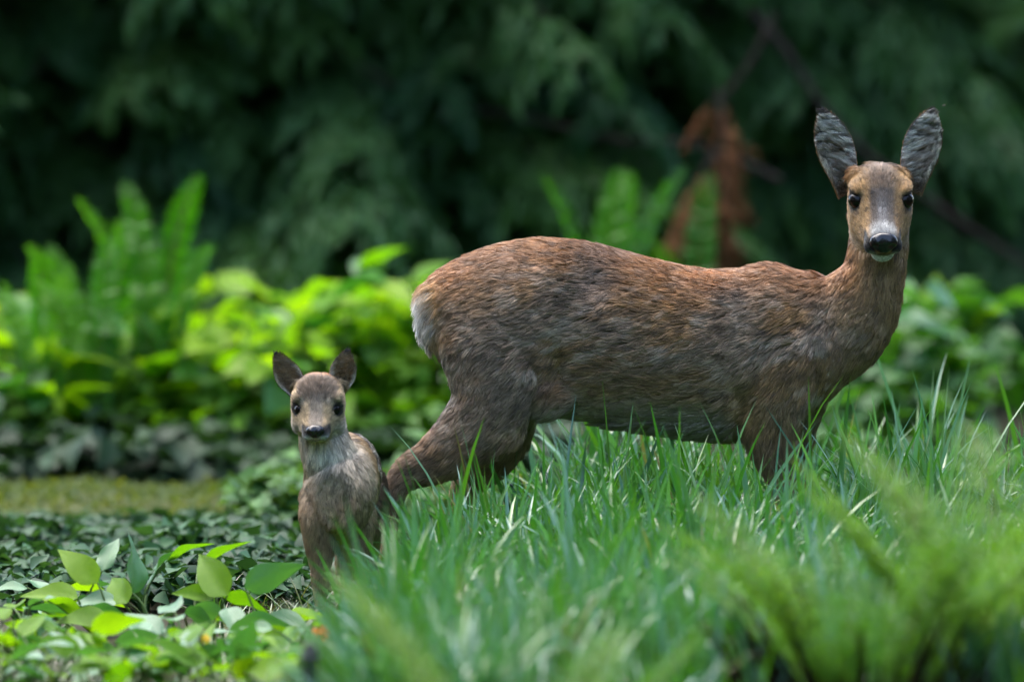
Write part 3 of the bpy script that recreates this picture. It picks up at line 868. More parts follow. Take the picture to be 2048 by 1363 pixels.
for (bx, by, tx, ty, yb, yt, s) in ((596, 787, 551, 704, FY - .035, FY - .05, -1), (677, 783, 696, 699, FY - .035, FY - .05, 1)):
    e, Vf, Vb, dims, ax, nf, sd_ = make_ear(fawn, W(bx, by, yb), W(tx, ty, yt), .0265, (0.05 * s, -1, 0.0), PROFF, M_skin, fawn_ear_col, 0.62)
    ear_fur(fawn, e, Vf, Vb, dims, ax, nf, sd_, fawn_ear_col, 1500, 1800, .009, .006, s)


# ------------------------------------------------------------------ vegetation: shape helpers
def rotm(yaw, pitch, roll):
    """batch of rotations: local X tilted up by pitch, turned by yaw, rolled about its own axis"""
    cy_, sy_ = np.cos(yaw), np.sin(yaw); cp, sp = np.cos(pitch), np.sin(pitch); cr, sr = np.cos(roll), np.sin(roll)
    X = np.stack([cy_ * cp, sy_ * cp, sp], 1)
    Y0 = np.stack([-sy_, cy_, np.zeros_like(yaw)], 1)
    Z0 = np.cross(X, Y0)
    Yv = Y0 * cr[:, None] + Z0 * sr[:, None]
    Z = np.cross(X, Yv)
    return np.stack([X, Yv, Z], 2)           # columns are the local axes
def scatter(T, F, pos, R, scl):
    """many copies of template T (v,3) with faces F"""
    n = len(pos)
    V = np.einsum('nij,nvj->nvi', R, T[None] * np.asarray(scl).reshape(n, 1, -1)) + pos[:, None]
    FF_ = F[None] + (np.arange(n) * len(T))[:, None, None]
    return V.reshape(-1, 3), FF_.reshape(-1, F.shape[1])
def leaf_tpl(nu=6, prof=None, fold=0.25, droop=0.25, wave=0.0, half=1):
    """unit leaf along +X; 'prof' = half width along it; folded at the midrib"""
    prof = prof or [(0, .02), (.12, .22), (.3, .33), (.5, .32), (.7, .22), (.88, .09), (1, .0)]
    nv = 2 * half + 1
    V = []
    for i in range(nu + 1):
        t = i / nu
        wd = np.interp(t, [p[0] for p in prof], [p[1] for p in prof])
        for j in range(nv):
            s = (j - half) / half
            V.append((t, s * wd, abs(s) * wd * fold - droop * t * t + wave * math.sin(t * 9 + s * 2) * abs(s) * wd))
    F = [(i * nv + j, (i + 1) * nv + j, (i + 1) * nv + j + 1, i * nv + j + 1) for i in range(nu) for j in range(nv - 1)]
    return np.array(V), np.array(F)
def tube_np(P, R, seg=6):
    P = np.asarray(P, float); V = []; F = []
    for i in range(len(P)):
        t = P[min(i + 1, len(P) - 1)] - P[max(i - 1, 0)]; t /= max(np.linalg.norm(t), 1e-9)
        a = np.cross(t, (0.3, 0.2, 0.93) if abs(t[2]) < .9 else (1, 0, 0)); a /= np.linalg.norm(a); b = np.cross(t, a)
        for k in range(seg):
            th = 2 * math.pi * k / seg
            V.append(P[i] + (a * math.cos(th) + b * math.sin(th)) * R[i])
    for i in range(len(P) - 1):
        for k in range(seg):
            F.append((i * seg + k, i * seg + (k + 1) % seg, (i + 1) * seg + (k + 1) % seg, (i + 1) * seg + k))
    return np.array(V), np.array(F)
def merge(L):
    V = []; F = []; n = 0
    for v, f in L:
        V.append(v); F.append(f + n); n += len(v)
    return np.concatenate(V), np.concatenate(F)

# ------------------------------------------------------------------ tall grass in which the deer stands
def blades(n, xfun, seed):
    r = np.random.default_rng(seed)
    return r
def grass_mesh(pos, L, wd, yaw, lean, bend, twist, cols, name):
    n = len(pos); ns = 7
    t = np.linspace(0, 1, ns + 1)
    d = np.stack([np.cos(yaw), np.sin(yaw)], 1)
    ang = lean[:, None] + bend[:, None] * t[None] ** 1.6          # angle from the vertical along the blade
    seg = L[:, None] / ns
    hx = np.concatenate([np.zeros((n, 1)), np.cumsum(np.sin((ang[:, 1:] + ang[:, :-1]) / 2) * seg, 1)], 1)
    hz = np.concatenate([np.zeros((n, 1)), np.cumsum(np.cos((ang[:, 1:] + ang[:, :-1]) / 2) * seg, 1)], 1)
    C = np.stack([pos[:, None, 0] + hx * d[:, None, 0], pos[:, None, 1] + hx * d[:, None, 1], pos[:, None, 2] + hz], 2)
    ty = yaw + math.pi / 2
    tw = ty[:, None] + twist[:, None] * t[None]
    side = np.stack([np.cos(tw), np.sin(tw), np.zeros_like(tw)], 2)
    prof = np.minimum(1.0, 0.55 + t * 1.6) * np.clip((1 - t ** 2.2), 0, 1) ** 0.8
    hw = wd[:, None] * prof[None]
    nrm = np.stack([-np.cos(ang) * d[:, None, 0], -np.cos(ang) * d[:, None, 1], np.sin(ang)], 2)
    a = C - side * hw[..., None]; b = C - nrm * (hw * 0.35)[..., None]; c = C + side * hw[..., None]
    V = np.stack([a, b, c], 2).reshape(-1, 3)
    base = (np.arange(n) * (ns + 1) * 3)[:, None, None]
    fr_ = np.array([[k * 3 + j, k * 3 + j + 1, (k + 1) * 3 + j + 1, (k + 1) * 3 + j] for k in range(ns) for j in (0, 1)])
    F = (fr_[None] + base).reshape(-1, 4)
    vc = np.repeat(cols, (ns + 1) * 3, 0)
    return np_mesh(name, V, F, M_grass, vc)
def grass_area(N):
    """root points of the tussock sward; its left edge curves round the fawn"""
    out = []
    while len(out) < N:
        Y = rng.uniform(-3.2, 0.62, 4000)
        px = rng.uniform(560, 2230, 4000)
        edge = np.interp(Y, [-3.2, -1.9, -1.45, -1.1, -.8, -.5, -.35, -.05, .15, .62], [600, 640, 665, 690, 745, 790, 830, 870, 900, 1010])
        edge = edge + 18 * np.sin(Y * 9) + rng.normal(0, 12, 4000)
        ok = px > edge
        X = (px - 1024) / FPX * (Y + DIST)
        cl = fbm(np.stack([X * 5, Y * 5, X * 0], 1), 91, 2)
        ok &= rng.random(4000) < (0.22 + 1.7 * smooth(.38, .68, cl)) * np.interp(Y, [-3.2, -1.2, -.4], [.55, .7, 1.0])
        out += list(zip(X[ok], Y[ok], cl[ok]))
    return np.array(out[:N])
NG = 10500
ga = grass_area(NG)
pos = np.stack([ga[:, 0], ga[:, 1], np.full(NG, -0.012)], 1)
frontness = smooth(.0, -1.6, ga[:, 1])
Lg = rng.uniform(.19, .36, NG) * (0.86 + 0.34 * ga[:, 2])
tall = rng.random(NG) < .12
Lg = np.where(tall, Lg * rng.uniform(1.12, 1.42, NG), Lg)
Lg = Lg * (1.0 - 0.12 * frontness) * (1 + .16 * smooth(-.55, -.1, ga[:, 1]))
edgepx = np.interp(ga[:, 1], [-3.2, -1.9, -1.45, -1.1, -.8, -.5, -.35, -.05, .15, .62], [600, 640, 665, 690, 745, 790, 830, 870, 900, 1010])
pxg = 1024 + ga[:, 0] * FPX / (ga[:, 1] + DIST)
nearedge = smooth(150, 0, pxg - edgepx)
yaw = rng.uniform(0, 2 * math.pi, NG)
Lg = Lg * (0.42 + 0.58 * smooth(0, 170, pxg - edgepx))
yaw = np.where(rng.random(NG) < nearedge * 0.75, rng.normal(math.pi, .55, NG), yaw)
lean = np.abs(rng.normal(.20, .17, NG)) + nearedge * rng.uniform(0, .28, NG)
bend = np.abs(rng.normal(.5, .5, NG)) + (rng.random(NG) < .28) * rng.uniform(.5, 1.5, NG)
bend = np.where(tall, bend * .45, bend)
gcol = mixc(np.repeat(np.array((0.035, 0.135, 0.022))[None], NG, 0), (0.085, 0.205, 0.014), smooth(.3, 1.0, rng.random(NG)) * .8)
gcol = mixc(gcol, (0.085, 0.205, 0.155), (rng.random(NG) < .42) * rng.uniform(.5, 1, NG))  # blue-green blades: cool sky sheen mixed into the blade colour
gcol = mixc(gcol, (0.20, 0.17, 0.06), (rng.random(NG) < .012) * .9)
gm = grass_mesh(pos, Lg, rng.uniform(.0042, .0088, NG) * (.8 + .5 * rng.random(NG)), yaw, lean, bend, rng.normal(0, .9, NG), gcol, "tall_grass")
tag(obj("tall_grass", gm), "dense tall green grass growing round the adult deer's legs", "grass", kind="stuff")
# a thin sward of short grass between the left-hand plants
n2 = 2600
Y2 = rng.uniform(-2.4, 0.4, n2); p2 = rng.uniform(-60, 720, n2)
p2k = (p2 > 420) | (Y2 < -1.1)
Y2, p2 = Y2[p2k], p2[p2k]; n2 = len(Y2)
pos2 = np.stack([(p2 - 1024) / FPX * (Y2 + DIST), Y2, np.full(n2, -.01)], 1)
c2 = mixc(np.repeat(np.array((0.05, 0.12, 0.015))[None], n2, 0), (0.11, 0.10, 0.04), smooth(.3, .9, rng.random(n2)))
sm_ = grass_mesh(pos2, rng.uniform(.05, .13, n2), rng.uniform(.001, .0022, n2), rng.uniform(0, 6.28, n2), rng.uniform(.5, 1.2, n2), rng.uniform(.2, 1.0, n2), rng.normal(0, .5, n2), c2, "short_grass")
tag(obj("short_grass", sm_), "short sparse grass lying on the bare soil by the broad leaves", "grass", kind="stuff")

# ------------------------------------------------------------------ moss strip and ivy carpet on the left
nxm, nym = 60, 16
gx, gy = np.meshgrid(np.linspace(-2.1, -.45, nxm), np.linspace(2.1, 3.45, nym))
mz = 0.05 * np.sin(np.linspace(0, math.pi, nym))[:, None] * (np.sin(np.linspace(0.25, math.pi, nxm))[None] * (.4 + .6 * np.sin(np.linspace(0, 17, nxm)) ** 2)[None]) ** .5
mz = mz + 0.02 * (fbm(np.stack([gx.ravel() * 5, gy.ravel() * 5, gx.ravel() * 0], 1), 15).reshape(gx.shape) - .5) * (mz > .003)
V = np.stack([gx.ravel(), gy.ravel(), mz.ravel() - .006], 1)
idx = np.arange(nxm * nym).reshape(nym, nxm)
F = np.stack([idx[:-1, :-1].ravel(), idx[:-1, 1:].ravel(), idx[1:, 1:].ravel(), idx[1:, :-1].ravel()], 1)
nm_ = 9000
k = rng.integers(0, len(V), nm_)
mp = V[k] + np.stack([rng.normal(0, .03, nm_), rng.normal(0, .14, nm_), np.zeros(nm_)], 1)
T, TF = leaf_tpl(2, [(0, .2), (.4, .3), (1, 0)], .2, .3)
MV, MF = scatter(T, TF, mp, rotm(rng.uniform(0, 6.28, nm_), rng.uniform(.2, 1.3, nm_), rng.normal(0, .5, nm_)), rng.uniform(.012, .03, nm_))
mc = np.repeat(mixc(np.repeat(np.array((0.035, 0.068, 0.014))[None], nm_, 0), (0.07, 0.10, 0.024), rng.random(nm_)), len(T), 0)
VV, FFm = merge([(V, F), (MV, MF)])
cc = np.concatenate([np.repeat(np.array((0.06, 0.075, 0.02))[None], len(V), 0), mc])
tag(obj("moss", np_mesh("moss", VV, FFm, M_mosstuft, cc)), "low cushion of yellow-green moss behind the ivy carpet", "moss", kind="stuff")

IVY = [(0, .05), (.08, .38), (.25, .50), (.42, .34), (.6, .26), (.8, .13), (1, 0)]
TI, FI = leaf_tpl(6, IVY, .25, .2)
def ivy_patch(n, x0, x1, y0, y1, h, size, c1, c2, name, label, tail=1.0):
    Y = rng.uniform(y0, y1, n); px = rng.uniform(x0, x1, n)
    X = (px - 1024) / FPX * (Y + DIST)
    z = h * np.interp(Y, [y0, y0 + .55 * (y1 - y0), y1], [1, 1, tail]) * (0.15 + 0.85 * fbm(np.stack([X * 6, Y * 6, X * 0], 1), 55, 2)) * rng.uniform(.35, 1.15, n)
    P_ = np.stack([X, Y, z], 1)
    R_ = rotm(rng.normal(-1.2, 1.3, n), rng.normal(-.15, .45, n), rng.normal(0, .4, n))
    v, f = scatter(TI, FI, P_, R_, rng.uniform(size * .6, size * 1.25, n))
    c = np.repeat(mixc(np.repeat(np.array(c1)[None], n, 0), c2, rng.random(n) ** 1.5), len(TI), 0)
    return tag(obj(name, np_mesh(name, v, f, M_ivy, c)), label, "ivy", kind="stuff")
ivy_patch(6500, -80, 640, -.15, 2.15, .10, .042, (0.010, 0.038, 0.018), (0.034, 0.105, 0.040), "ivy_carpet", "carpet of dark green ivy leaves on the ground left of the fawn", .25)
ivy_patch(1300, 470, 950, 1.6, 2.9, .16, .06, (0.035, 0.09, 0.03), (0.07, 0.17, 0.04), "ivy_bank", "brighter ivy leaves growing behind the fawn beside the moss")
ivy_patch(2600, -60, 1250, 3.1, 4.1, .16, .075, (0.008, 0.028, 0.012), (0.018, 0.055, 0.02), "ivy_shadow", "ivy coloured darker to stand for shade at the foot of the bright leaf bank")  # leaf colours darkened to carry the shade below the leaf bank

# ------------------------------------------------------------------ broad-leaved plants at the lower left, each leaf its own part
BROADP = [(0, .02), (.05, .13), (.16, .215), (.33, .245), (.52, .215), (.72, .135), (.88, .055), (1, 0)]
broad_me = []
for k in range(5):
    v, f = leaf_tpl(12, BROADP, (.30, .18, .38, .1, .25)[k], (.18, .32, .05, .42, .24)[k], (.10, .16, .07, .14, .2)[k], half=3)
    broad_me.append((np_mesh("leaf", v, f, M_broad), np_mesh("leaf", v, f, M_broadblue)))
def stem_obj(parent, a, b, r0, r1, bow, name="stem"):
    a, b = np.array(a, float), np.array(b, float)
    P_ = [a * (1 - t) + b * t + np.array(bow) * math.sin(t * math.pi) for t in np.linspace(0, 1, 7)]
    v, f = tube_np(P_, np.linspace(r0, r1, 7), 6)
    return obj(name, np_mesh(name, v, f, M_stem), parent)
def place_leaf(parent, me, p, yaw, pitch, roll, s, name="leaf"):
    o = obj(name, me, parent)
    o.matrix_local = Matrix.Translation(Vector(p)) @ Matrix(rotm(np.array([yaw]), np.array([pitch]), np.array([roll]))[0].tolist()).to_4x4() @ Matrix.Diagonal((s, s, s, 1))
    return o
def broad_plant(px, Y, leaves, label, group=None):
    """leaves: (image px, py of the leaf base, yaw, pitch, roll, length, waxy)"""
    g = G(px, Y)
    root = empty("broad_leaved_plant", (g.x, g.y, -.01))
    tag(root, label, "plant", group)
    for (lx, ly, dY, yw, pt, rl, s, wx) in leaves:
        p = np.array(W(lx, ly, Y + dY)) - np.array(root.location)
        p[2] = max(p[2], .02)
        stem_obj(root, (rng.normal(0, .012), rng.normal(0, .012), 0), p, .0035, .0018, (rng.normal(0, .012), rng.normal(0, .012), .01))
        place_leaf(root, broad_me[rng.integers(0, 5)][1 if wx else 0], p, yw, pt, rl, s)
    return root
D_ = math.radians
# yaw: 0 points right, 180 left, -90 to the camera
broad_plant(200, -.75, [(195, 1165, 0, D_(160), D_(42), D_(-60), .115, 0), (155, 1195, -.03, D_(165), D_(8), D_(-35), .12, 0), (95, 1200, -.05, D_(15), D_(-22), D_(-40), .11, 0),
                        (175, 1220, -.06, D_(10), D_(0), D_(-45), .095, 1), (70, 1215, .05, D_(-10), D_(-20), D_(-20), .10, 1), (205, 1140, .08, D_(60), D_(55), D_(10), .085, 1), (215, 1235, -.1, D_(190), D_(10), D_(-45), .10, 0)],
            "broad-leaved plant with one upright pointed leaf at the edge of the ivy")
broad_plant(290, -.7, [(265, 1185, 0, D_(75), D_(62), D_(75), .13, 1), (300, 1165, .02, D_(80), D_(40), D_(-60), .12, 1), (255, 1205, -.08, D_(120), D_(30), D_(-50), .11, 0), (330, 1125, .06, D_(35), D_(38), D_(-35), .10, 0),
                       (270, 1250, -.12, D_(140), D_(-5), D_(-35), .09, 1), (240, 1200, -.05, D_(200), D_(5), D_(-30), .10, 1)],
            "broad-leaved plant with tall waxy grey-green leaves folded upright")
broad_plant(410, -.8, [(455, 1190, -.05, D_(130), D_(38), D_(-55), .135, 0), (395, 1140, .10, D_(25), D_(35), D_(-30), .12, 0), (430, 1190, 0, D_(190), D_(5), D_(-50), .085, 0), (385, 1215, -.08, D_(-5), D_(-12), D_(-45), .10, 1),
                       (445, 1190, -.02, D_(12), D_(-8), D_(-35), .095, 0), (370, 1225, -.14, D_(-30), D_(-10), D_(-50), .11, 1), (455, 1215, -.12, D_(-70), D_(-25), D_(10), .10, 1)],
            "broad-leaved plant with a big yellow-green leaf tilted towards the fawn")
broad_plant(530, -.85, [(490, 1175, 0, D_(14), D_(26), D_(-80), .12, 1), (470, 1255, -.1, D_(8), D_(4), D_(-55), .13, 1), (455, 1270, -.16, D_(-5), D_(5), D_(-45), .14, 1), (560, 1240, -.06, D_(25), D_(18), D_(-40), .10, 0), (610, 1245, -.1, D_(185), D_(5), D_(-50), .12, 1),
                        (520, 1275, -.2, D_(15), D_(8), D_(-60), .08, 0)],
            "broad-leaved plant with a narrow rolled leaf reaching to the grass")
broad_plant(110, -1.2, [(150, 1300, 0, D_(165), D_(15), D_(-35), .12, 0), (95, 1260, 0, D_(-50), D_(-15), D_(-15), .10, 0), (185, 1310, -.05, D_(150), D_(25), D_(-55), .11, 0), (60, 1285, 0, D_(100), D_(30), D_(-60), .10, 1), (140, 1290, .05, D_(10), D_(0), D_(-40), .11, 1),
                        (40, 1330, -.05, D_(170), D_(8), D_(-30), .10, 0)],
            "broad-leaved plant with a fan of flat pale leaves low on the ground")
broad_plant(290, -1.25, [(245, 1305, 0, D_(-5), D_(2), D_(-55), .095, 0), (335, 1265, 0, D_(-35), D_(-12), D_(-45), .10, 0), (390, 1300, -.05, D_(-30), D_(-8), D_(-40), .12, 0), (230, 1285, .06, D_(5), D_(0), D_(-45), .12, 1), (310, 1330, -.06, D_(200), D_(6), D_(-40), .10, 1), (280, 1270, .1, D_(90), D_(15), D_(0), .09, 1)],
            "broad-leaved plant with one round leaf held flat")
broad_plant(500, -1.35, [(470, 1345, 0, D_(0), D_(5), D_(-45), .07, 0), (540, 1320, 0, D_(0), D_(0), D_(-45), .09, 0), (430, 1330, 0, D_(-20), D_(-5), D_(-40), .10, 1), (590, 1300, .02, D_(170), D_(10), D_(-40), .09, 0), (500, 1300, .05, D_(20), D_(5), D_(-45), .09, 1)],
            "low broad-leaved plant of small leaves under the orange flower")
for i, (px, Y) in enumerate([(30, -1.5), (200, -1.6), (370, -1.62), (540, -1.65), (20, -.9), (350, -1.05), (600, -1.3), (110, -.55), (-20, -1.75), (100, -1.8), (280, -1.85), (450, -1.85), (600, -1.95), (160, -1.4), (440, -1.4), (10, -1.25)]):
    lv = []
    for q in range(11):
        a = rng.uniform(0, 2 * math.pi); rr = rng.uniform(15, 70); zz = rng.uniform(20, 90)
        gp, gy_ = PX(np.array([list(G(px, Y))]))
        lv.append((px + rr * math.cos(a), gy_[0] - zz, rng.normal(0, .06), a + rng.normal(0, .4), rng.normal(.1, .3), rng.normal(-.4, .4), rng.uniform(.06, .115), rng.random() < .45))
    broad_plant(px, Y, lv, "low clump of small oval leaves on the ground among the broad-leaved plants", "low leafy clumps")

# ------------------------------------------------------------------ bank of bright leaves behind the animals
COVP = [(0, .05), (.1, .26), (.25, .36), (.45, .36), (.65, .26), (.85, .11), (1, 0)]
cov_me = []
for k in range(4):
    v, f = leaf_tpl(6, COVP, (.25, .12, .35, .2)[k], (.25, .45, .12, .6)[k], 0)
    cov_me.append((np_mesh("leaf", v, f, M_cover), np_mesh("leaf", v, f, M_coverblue)))
def cover_plant(px, Y, h, nl, spread, size, label, group, blue=.25, lean=0.0):
    g = G(px, Y)
    root = empty("leafy_plant", (g.x, g.y, -.01))
    tag(root, label, "plant", group)
    for q in range(3):
        stem_obj(root, (rng.normal(0, .02), rng.normal(0, .02), 0), (rng.normal(0, .06), rng.normal(0, .06), h * .85), .004, .002, (0, 0, 0))
    for q in range(nl):
        z = h * rng.uniform(.30, 1.0) ** .7
        a = rng.uniform(0, 2 * math.pi); r_ = spread * math.sqrt(rng.random()) * (1.05 - .35 * z / h)
        yw = a + rng.normal(0, .5) if lean == 0 else rng.normal(lean, .6)
        pt = rng.normal(.15, .4)
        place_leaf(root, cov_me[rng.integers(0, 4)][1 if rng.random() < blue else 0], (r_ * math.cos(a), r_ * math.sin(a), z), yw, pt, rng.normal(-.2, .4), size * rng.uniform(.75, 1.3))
    return root
GL = "bright yellow-green leafy plant in the bank behind the fawn"
for i in range(24):
    px = -40 + i * 40 + rng.normal(0, 12); Y = rng.uniform(3.7, 4.7)
    hh = np.interp(px, [0, 300, 480, 560, 700, 900], [.38, .36, .40, .45, .47, .47]) * rng.uniform(.9, 1.12)
    cover_plant(px, Y, hh + (Y - 4.2) * .03, 19, .15, .108, GL, "bright leafy plants behind the fawn", .22 if px > 350 else .4, .7 if px > 600 else 0)
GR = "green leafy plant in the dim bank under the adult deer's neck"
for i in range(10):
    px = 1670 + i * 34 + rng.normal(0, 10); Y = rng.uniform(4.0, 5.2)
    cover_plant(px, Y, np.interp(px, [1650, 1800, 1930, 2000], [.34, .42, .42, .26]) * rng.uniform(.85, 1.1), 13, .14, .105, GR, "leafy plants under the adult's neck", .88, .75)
nf_ = 6500
Yf = rng.uniform(3.6, 5.3, nf_); pf = rng.uniform(-80, 1960, nf_)
keep = (pf < 1180) | (pf > 1640)
Yf, pf = Yf[keep], pf[keep]; nf_ = len(Yf)
zf = np.interp(pf, [0, 300, 900, 1200, 1640, 1900, 1960], [.33, .31, .37, .30, .30, .36, .22]) * rng.uniform(.10, .92, nf_) * smooth(3.5, 4.1, Yf)
Pf = np.stack([(pf - 1024) / FPX * (Yf + DIST), Yf, zf + .02], 1)
vf, ff = scatter(*(lambda t: (t[0], t[1]))(leaf_tpl(4, COVP, .25, .3)), Pf, rotm(rng.uniform(0, 6.28, nf_), rng.normal(.05, .4, nf_), rng.normal(0, .4, nf_)), rng.uniform(.055, .10, nf_))
cf = mixc(np.repeat(np.array((0.035, 0.125, 0.015))[None], nf_, 0), (0.10, 0.23, 0.015), rng.random(nf_))
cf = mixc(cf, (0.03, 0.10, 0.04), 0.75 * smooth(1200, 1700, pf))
cf = np.repeat(cf, 15, 0)
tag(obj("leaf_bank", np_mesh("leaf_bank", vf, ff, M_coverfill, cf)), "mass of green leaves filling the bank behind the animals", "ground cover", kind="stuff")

# ------------------------------------------------------------------ ferns
def frond_mesh(L, wide, arch, npn, mat, curl=0.0, lean=0.25, teeth=0):
    """frond rising from the origin along +Z, leaning to +X; pinnae in two ranks"""
    t = np.linspace(0, 1, 25)
    ang = lean + arch * t ** 1.8
    P_ = np.zeros((25, 3))
    st = L / 24
    for i in range(1, 25):
        P_[i] = P_[i - 1] + np.array((math.sin(ang[i]), 0, math.cos(ang[i]))) * st
    v, f = tube_np(P_, np.linspace(.0035, .0008, 25), 5)
    parts_ = [(v, f)]
    prof = [(0, .04), (.1, .19), (.5, .16), (.85, .09), (1, 0)]
    T_, F_ = leaf_tpl(3, prof, .2, .25)
    mi = [1] * len(f)
    pos_, yw, pt, rl, scl = [], [], [], [], []
    for i in range(npn):
        u = 0.12 + 0.88 * i / (npn - 1)
        q = u * 24; k = min(int(q), 23); p = P_[k] + (P_[k + 1] - P_[k]) * (q - k)
        a = np.interp(u, t, ang)
        ln = wide * min(1, .35 + u * 1.6) * max(0.0, 1 - u ** 4) ** .6 + .016
        tdir = np.array((math.sin(a), 0, math.cos(a)))
        for s in (-1, 1):
            d = np.array((0, s, 0)) * .88 + tdir * .42 + rng.normal(0, .07, 3)
            d /= np.linalg.norm(d)
            if teeth:
                # divided pinna: small pinnules along a side rib
                for h in range(teeth):
                    w_ = (h + .5) / teeth
                    for s2 in (-1, 1):
                        d2 = d * .55 + tdir * s2 * .8 + rng.normal(0, .12, 3); d2 /= np.linalg.norm(d2)
                        pos_.append(p + d * ln * w_); scl.append(max(.006, ln * .26 * (1 - w_ * .7)))
                        yw.append(math.atan2(d2[1], d2[0])); pt.append(math.asin(d2[2])); rl.append(rng.normal(0, .4))
            else:
                pos_.append(p); scl.append(ln)
                yw.append(math.atan2(d[1], d[0])); pt.append(math.asin(d[2])); rl.append(s * (math.pi / 2 - .3) + rng.normal(0, .25))
    if teeth:
        T_, F_ = leaf_tpl(2, [(0, .1), (.4, .3), (1, 0)], .2, .2)
    v2, f2 = scatter(T_, F_, np.array(pos_), rotm(np.array(yw), np.array(pt), np.array(rl)), np.array(scl))
    V_, F2 = merge([(v, f), (v2, f2)])
    return np_mesh("frond", V_, F2, mats=[mat, M_rachis], mi=mi + [0] * len(f2))
back_fr = [frond_mesh(1.0, .062, a, 44, M_fern, lean=l) for a, l in ((.9, .06), (1.3, .1), (1.5, .18), (.7, .02))]
front_fr = [frond_mesh(1.0, .14, a, 26, M_fernfront, lean=l, teeth=9) for a, l in ((.5, .35), (.8, .3), (.35, .25))]
def fern(px, Y, fr_list, label, meshes, group=None, z=0.0):
    g = G(px, Y)
    root = empty("fern", (g.x, g.y, z))
    tag(root, label, "fern", group)
    for yw, ln, tilt, k in fr_list:
        o = obj("frond", meshes[k % len(meshes)], root)
        o.rotation_euler = (0, tilt, yw)
        o.scale = (ln, ln, ln)
        o.location = (0.02 * math.cos(yw), 0.02 * math.sin(yw), 0)
    return root
fern(310, 4.0, [(D_(70), .80, -.05, 0), (D_(-110), .76, -.05, 3), (D_(110), .70, .05, 0), (D_(-60), .66, .05, 0), (D_(150), .72, .02, 3)], "tall upright fern with a rounded tip rising above the bright leaves", back_fr)
fern(195, 3.85, [(D_(60), .70, 0, 3), (D_(130), .64, .05, 0), (D_(-80), .66, -.05, 0), (D_(-120), .58, .1, 0), (D_(240), .62, .05, 3)], "tall fern with several crowded fronds beside the rounded fern", back_fr)
fern(95, 3.8, [(D_(40), .60, .1, 1), (D_(-70), .56, .02, 3), (D_(100), .60, 0, 0), (D_(-120), .54, .05, 0), (D_(140), .5, .0, 3)], "shorter fern with one frond arching over at its tip", back_fr)
fern(905, 5.4, [(D_(178), .80, .25, 2), (D_(165), .72, .45, 2), (D_(200), .66, .2, 2), (D_(150), .6, .1, 1), (D_(20), .6, .3, 1)], "fern with fronds arching out behind the adult deer's white rump", back_fr)
fern(1200, 4.6, [(D_(150), .74, -.08, 3), (D_(-80), .82, -.05, 0), (D_(75), .80, .0, 0), (D_(-40), .80, .05, 3), (D_(-130), .6, .12, 1)], "bright green fern standing up behind the adult deer's back", back_fr)
fern(1390, 5.2, [(D_(-80), .74, -.05, 3), (D_(110), .6, .1, 0), (D_(240), .55, .15, 1)], "thin single-fronded fern behind the adult's back beside the dead branch", back_fr)
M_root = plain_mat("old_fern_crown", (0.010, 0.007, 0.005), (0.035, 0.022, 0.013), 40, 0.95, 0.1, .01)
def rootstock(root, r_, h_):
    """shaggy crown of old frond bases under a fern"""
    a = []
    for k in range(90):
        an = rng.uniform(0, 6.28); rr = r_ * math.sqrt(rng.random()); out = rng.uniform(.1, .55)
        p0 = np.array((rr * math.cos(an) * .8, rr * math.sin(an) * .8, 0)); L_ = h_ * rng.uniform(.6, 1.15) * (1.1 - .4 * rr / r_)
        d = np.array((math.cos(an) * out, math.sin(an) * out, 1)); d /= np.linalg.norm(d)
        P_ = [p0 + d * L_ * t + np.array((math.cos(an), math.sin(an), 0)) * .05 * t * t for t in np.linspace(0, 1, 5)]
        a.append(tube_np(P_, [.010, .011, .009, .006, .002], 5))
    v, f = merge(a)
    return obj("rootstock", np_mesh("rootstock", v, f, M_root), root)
fr_ = []
for i in range(16):
    a = D_(-180 + i * 22.5 + rng.normal(0, 6))
    fr_.append((a, rng.uniform(.44, .60), rng.uniform(.05, .45), i))
f1 = fern(1740, -3.0, fr_, "blurred fern with spreading feathery fronds in front of the grass", front_fr)
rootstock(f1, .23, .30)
f2 = fern(2050, -2.9, [(D_(150), .62, .0, 0), (D_(100), .66, .0, 1), (D_(185), .62, .25, 2), (D_(-120), .52, .2, 0), (D_(60), .6, .05, 1), (D_(20), .5, .3, 0), (D_(-90), .56, .05, 1), (D_(-160), .6, .3, 2), (D_(125), .6, .1, 0)], "blurred fern with brown stalks standing steeply beside the spreading fern", front_fr)
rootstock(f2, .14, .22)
fern(1060, -4.2, [(D_(155), .52, .12, 0), (D_(60), .42, .1, 1), (D_(20), .42, .3, 2)], "low fern frond reaching up blurred before the middle of the grass", front_fr)

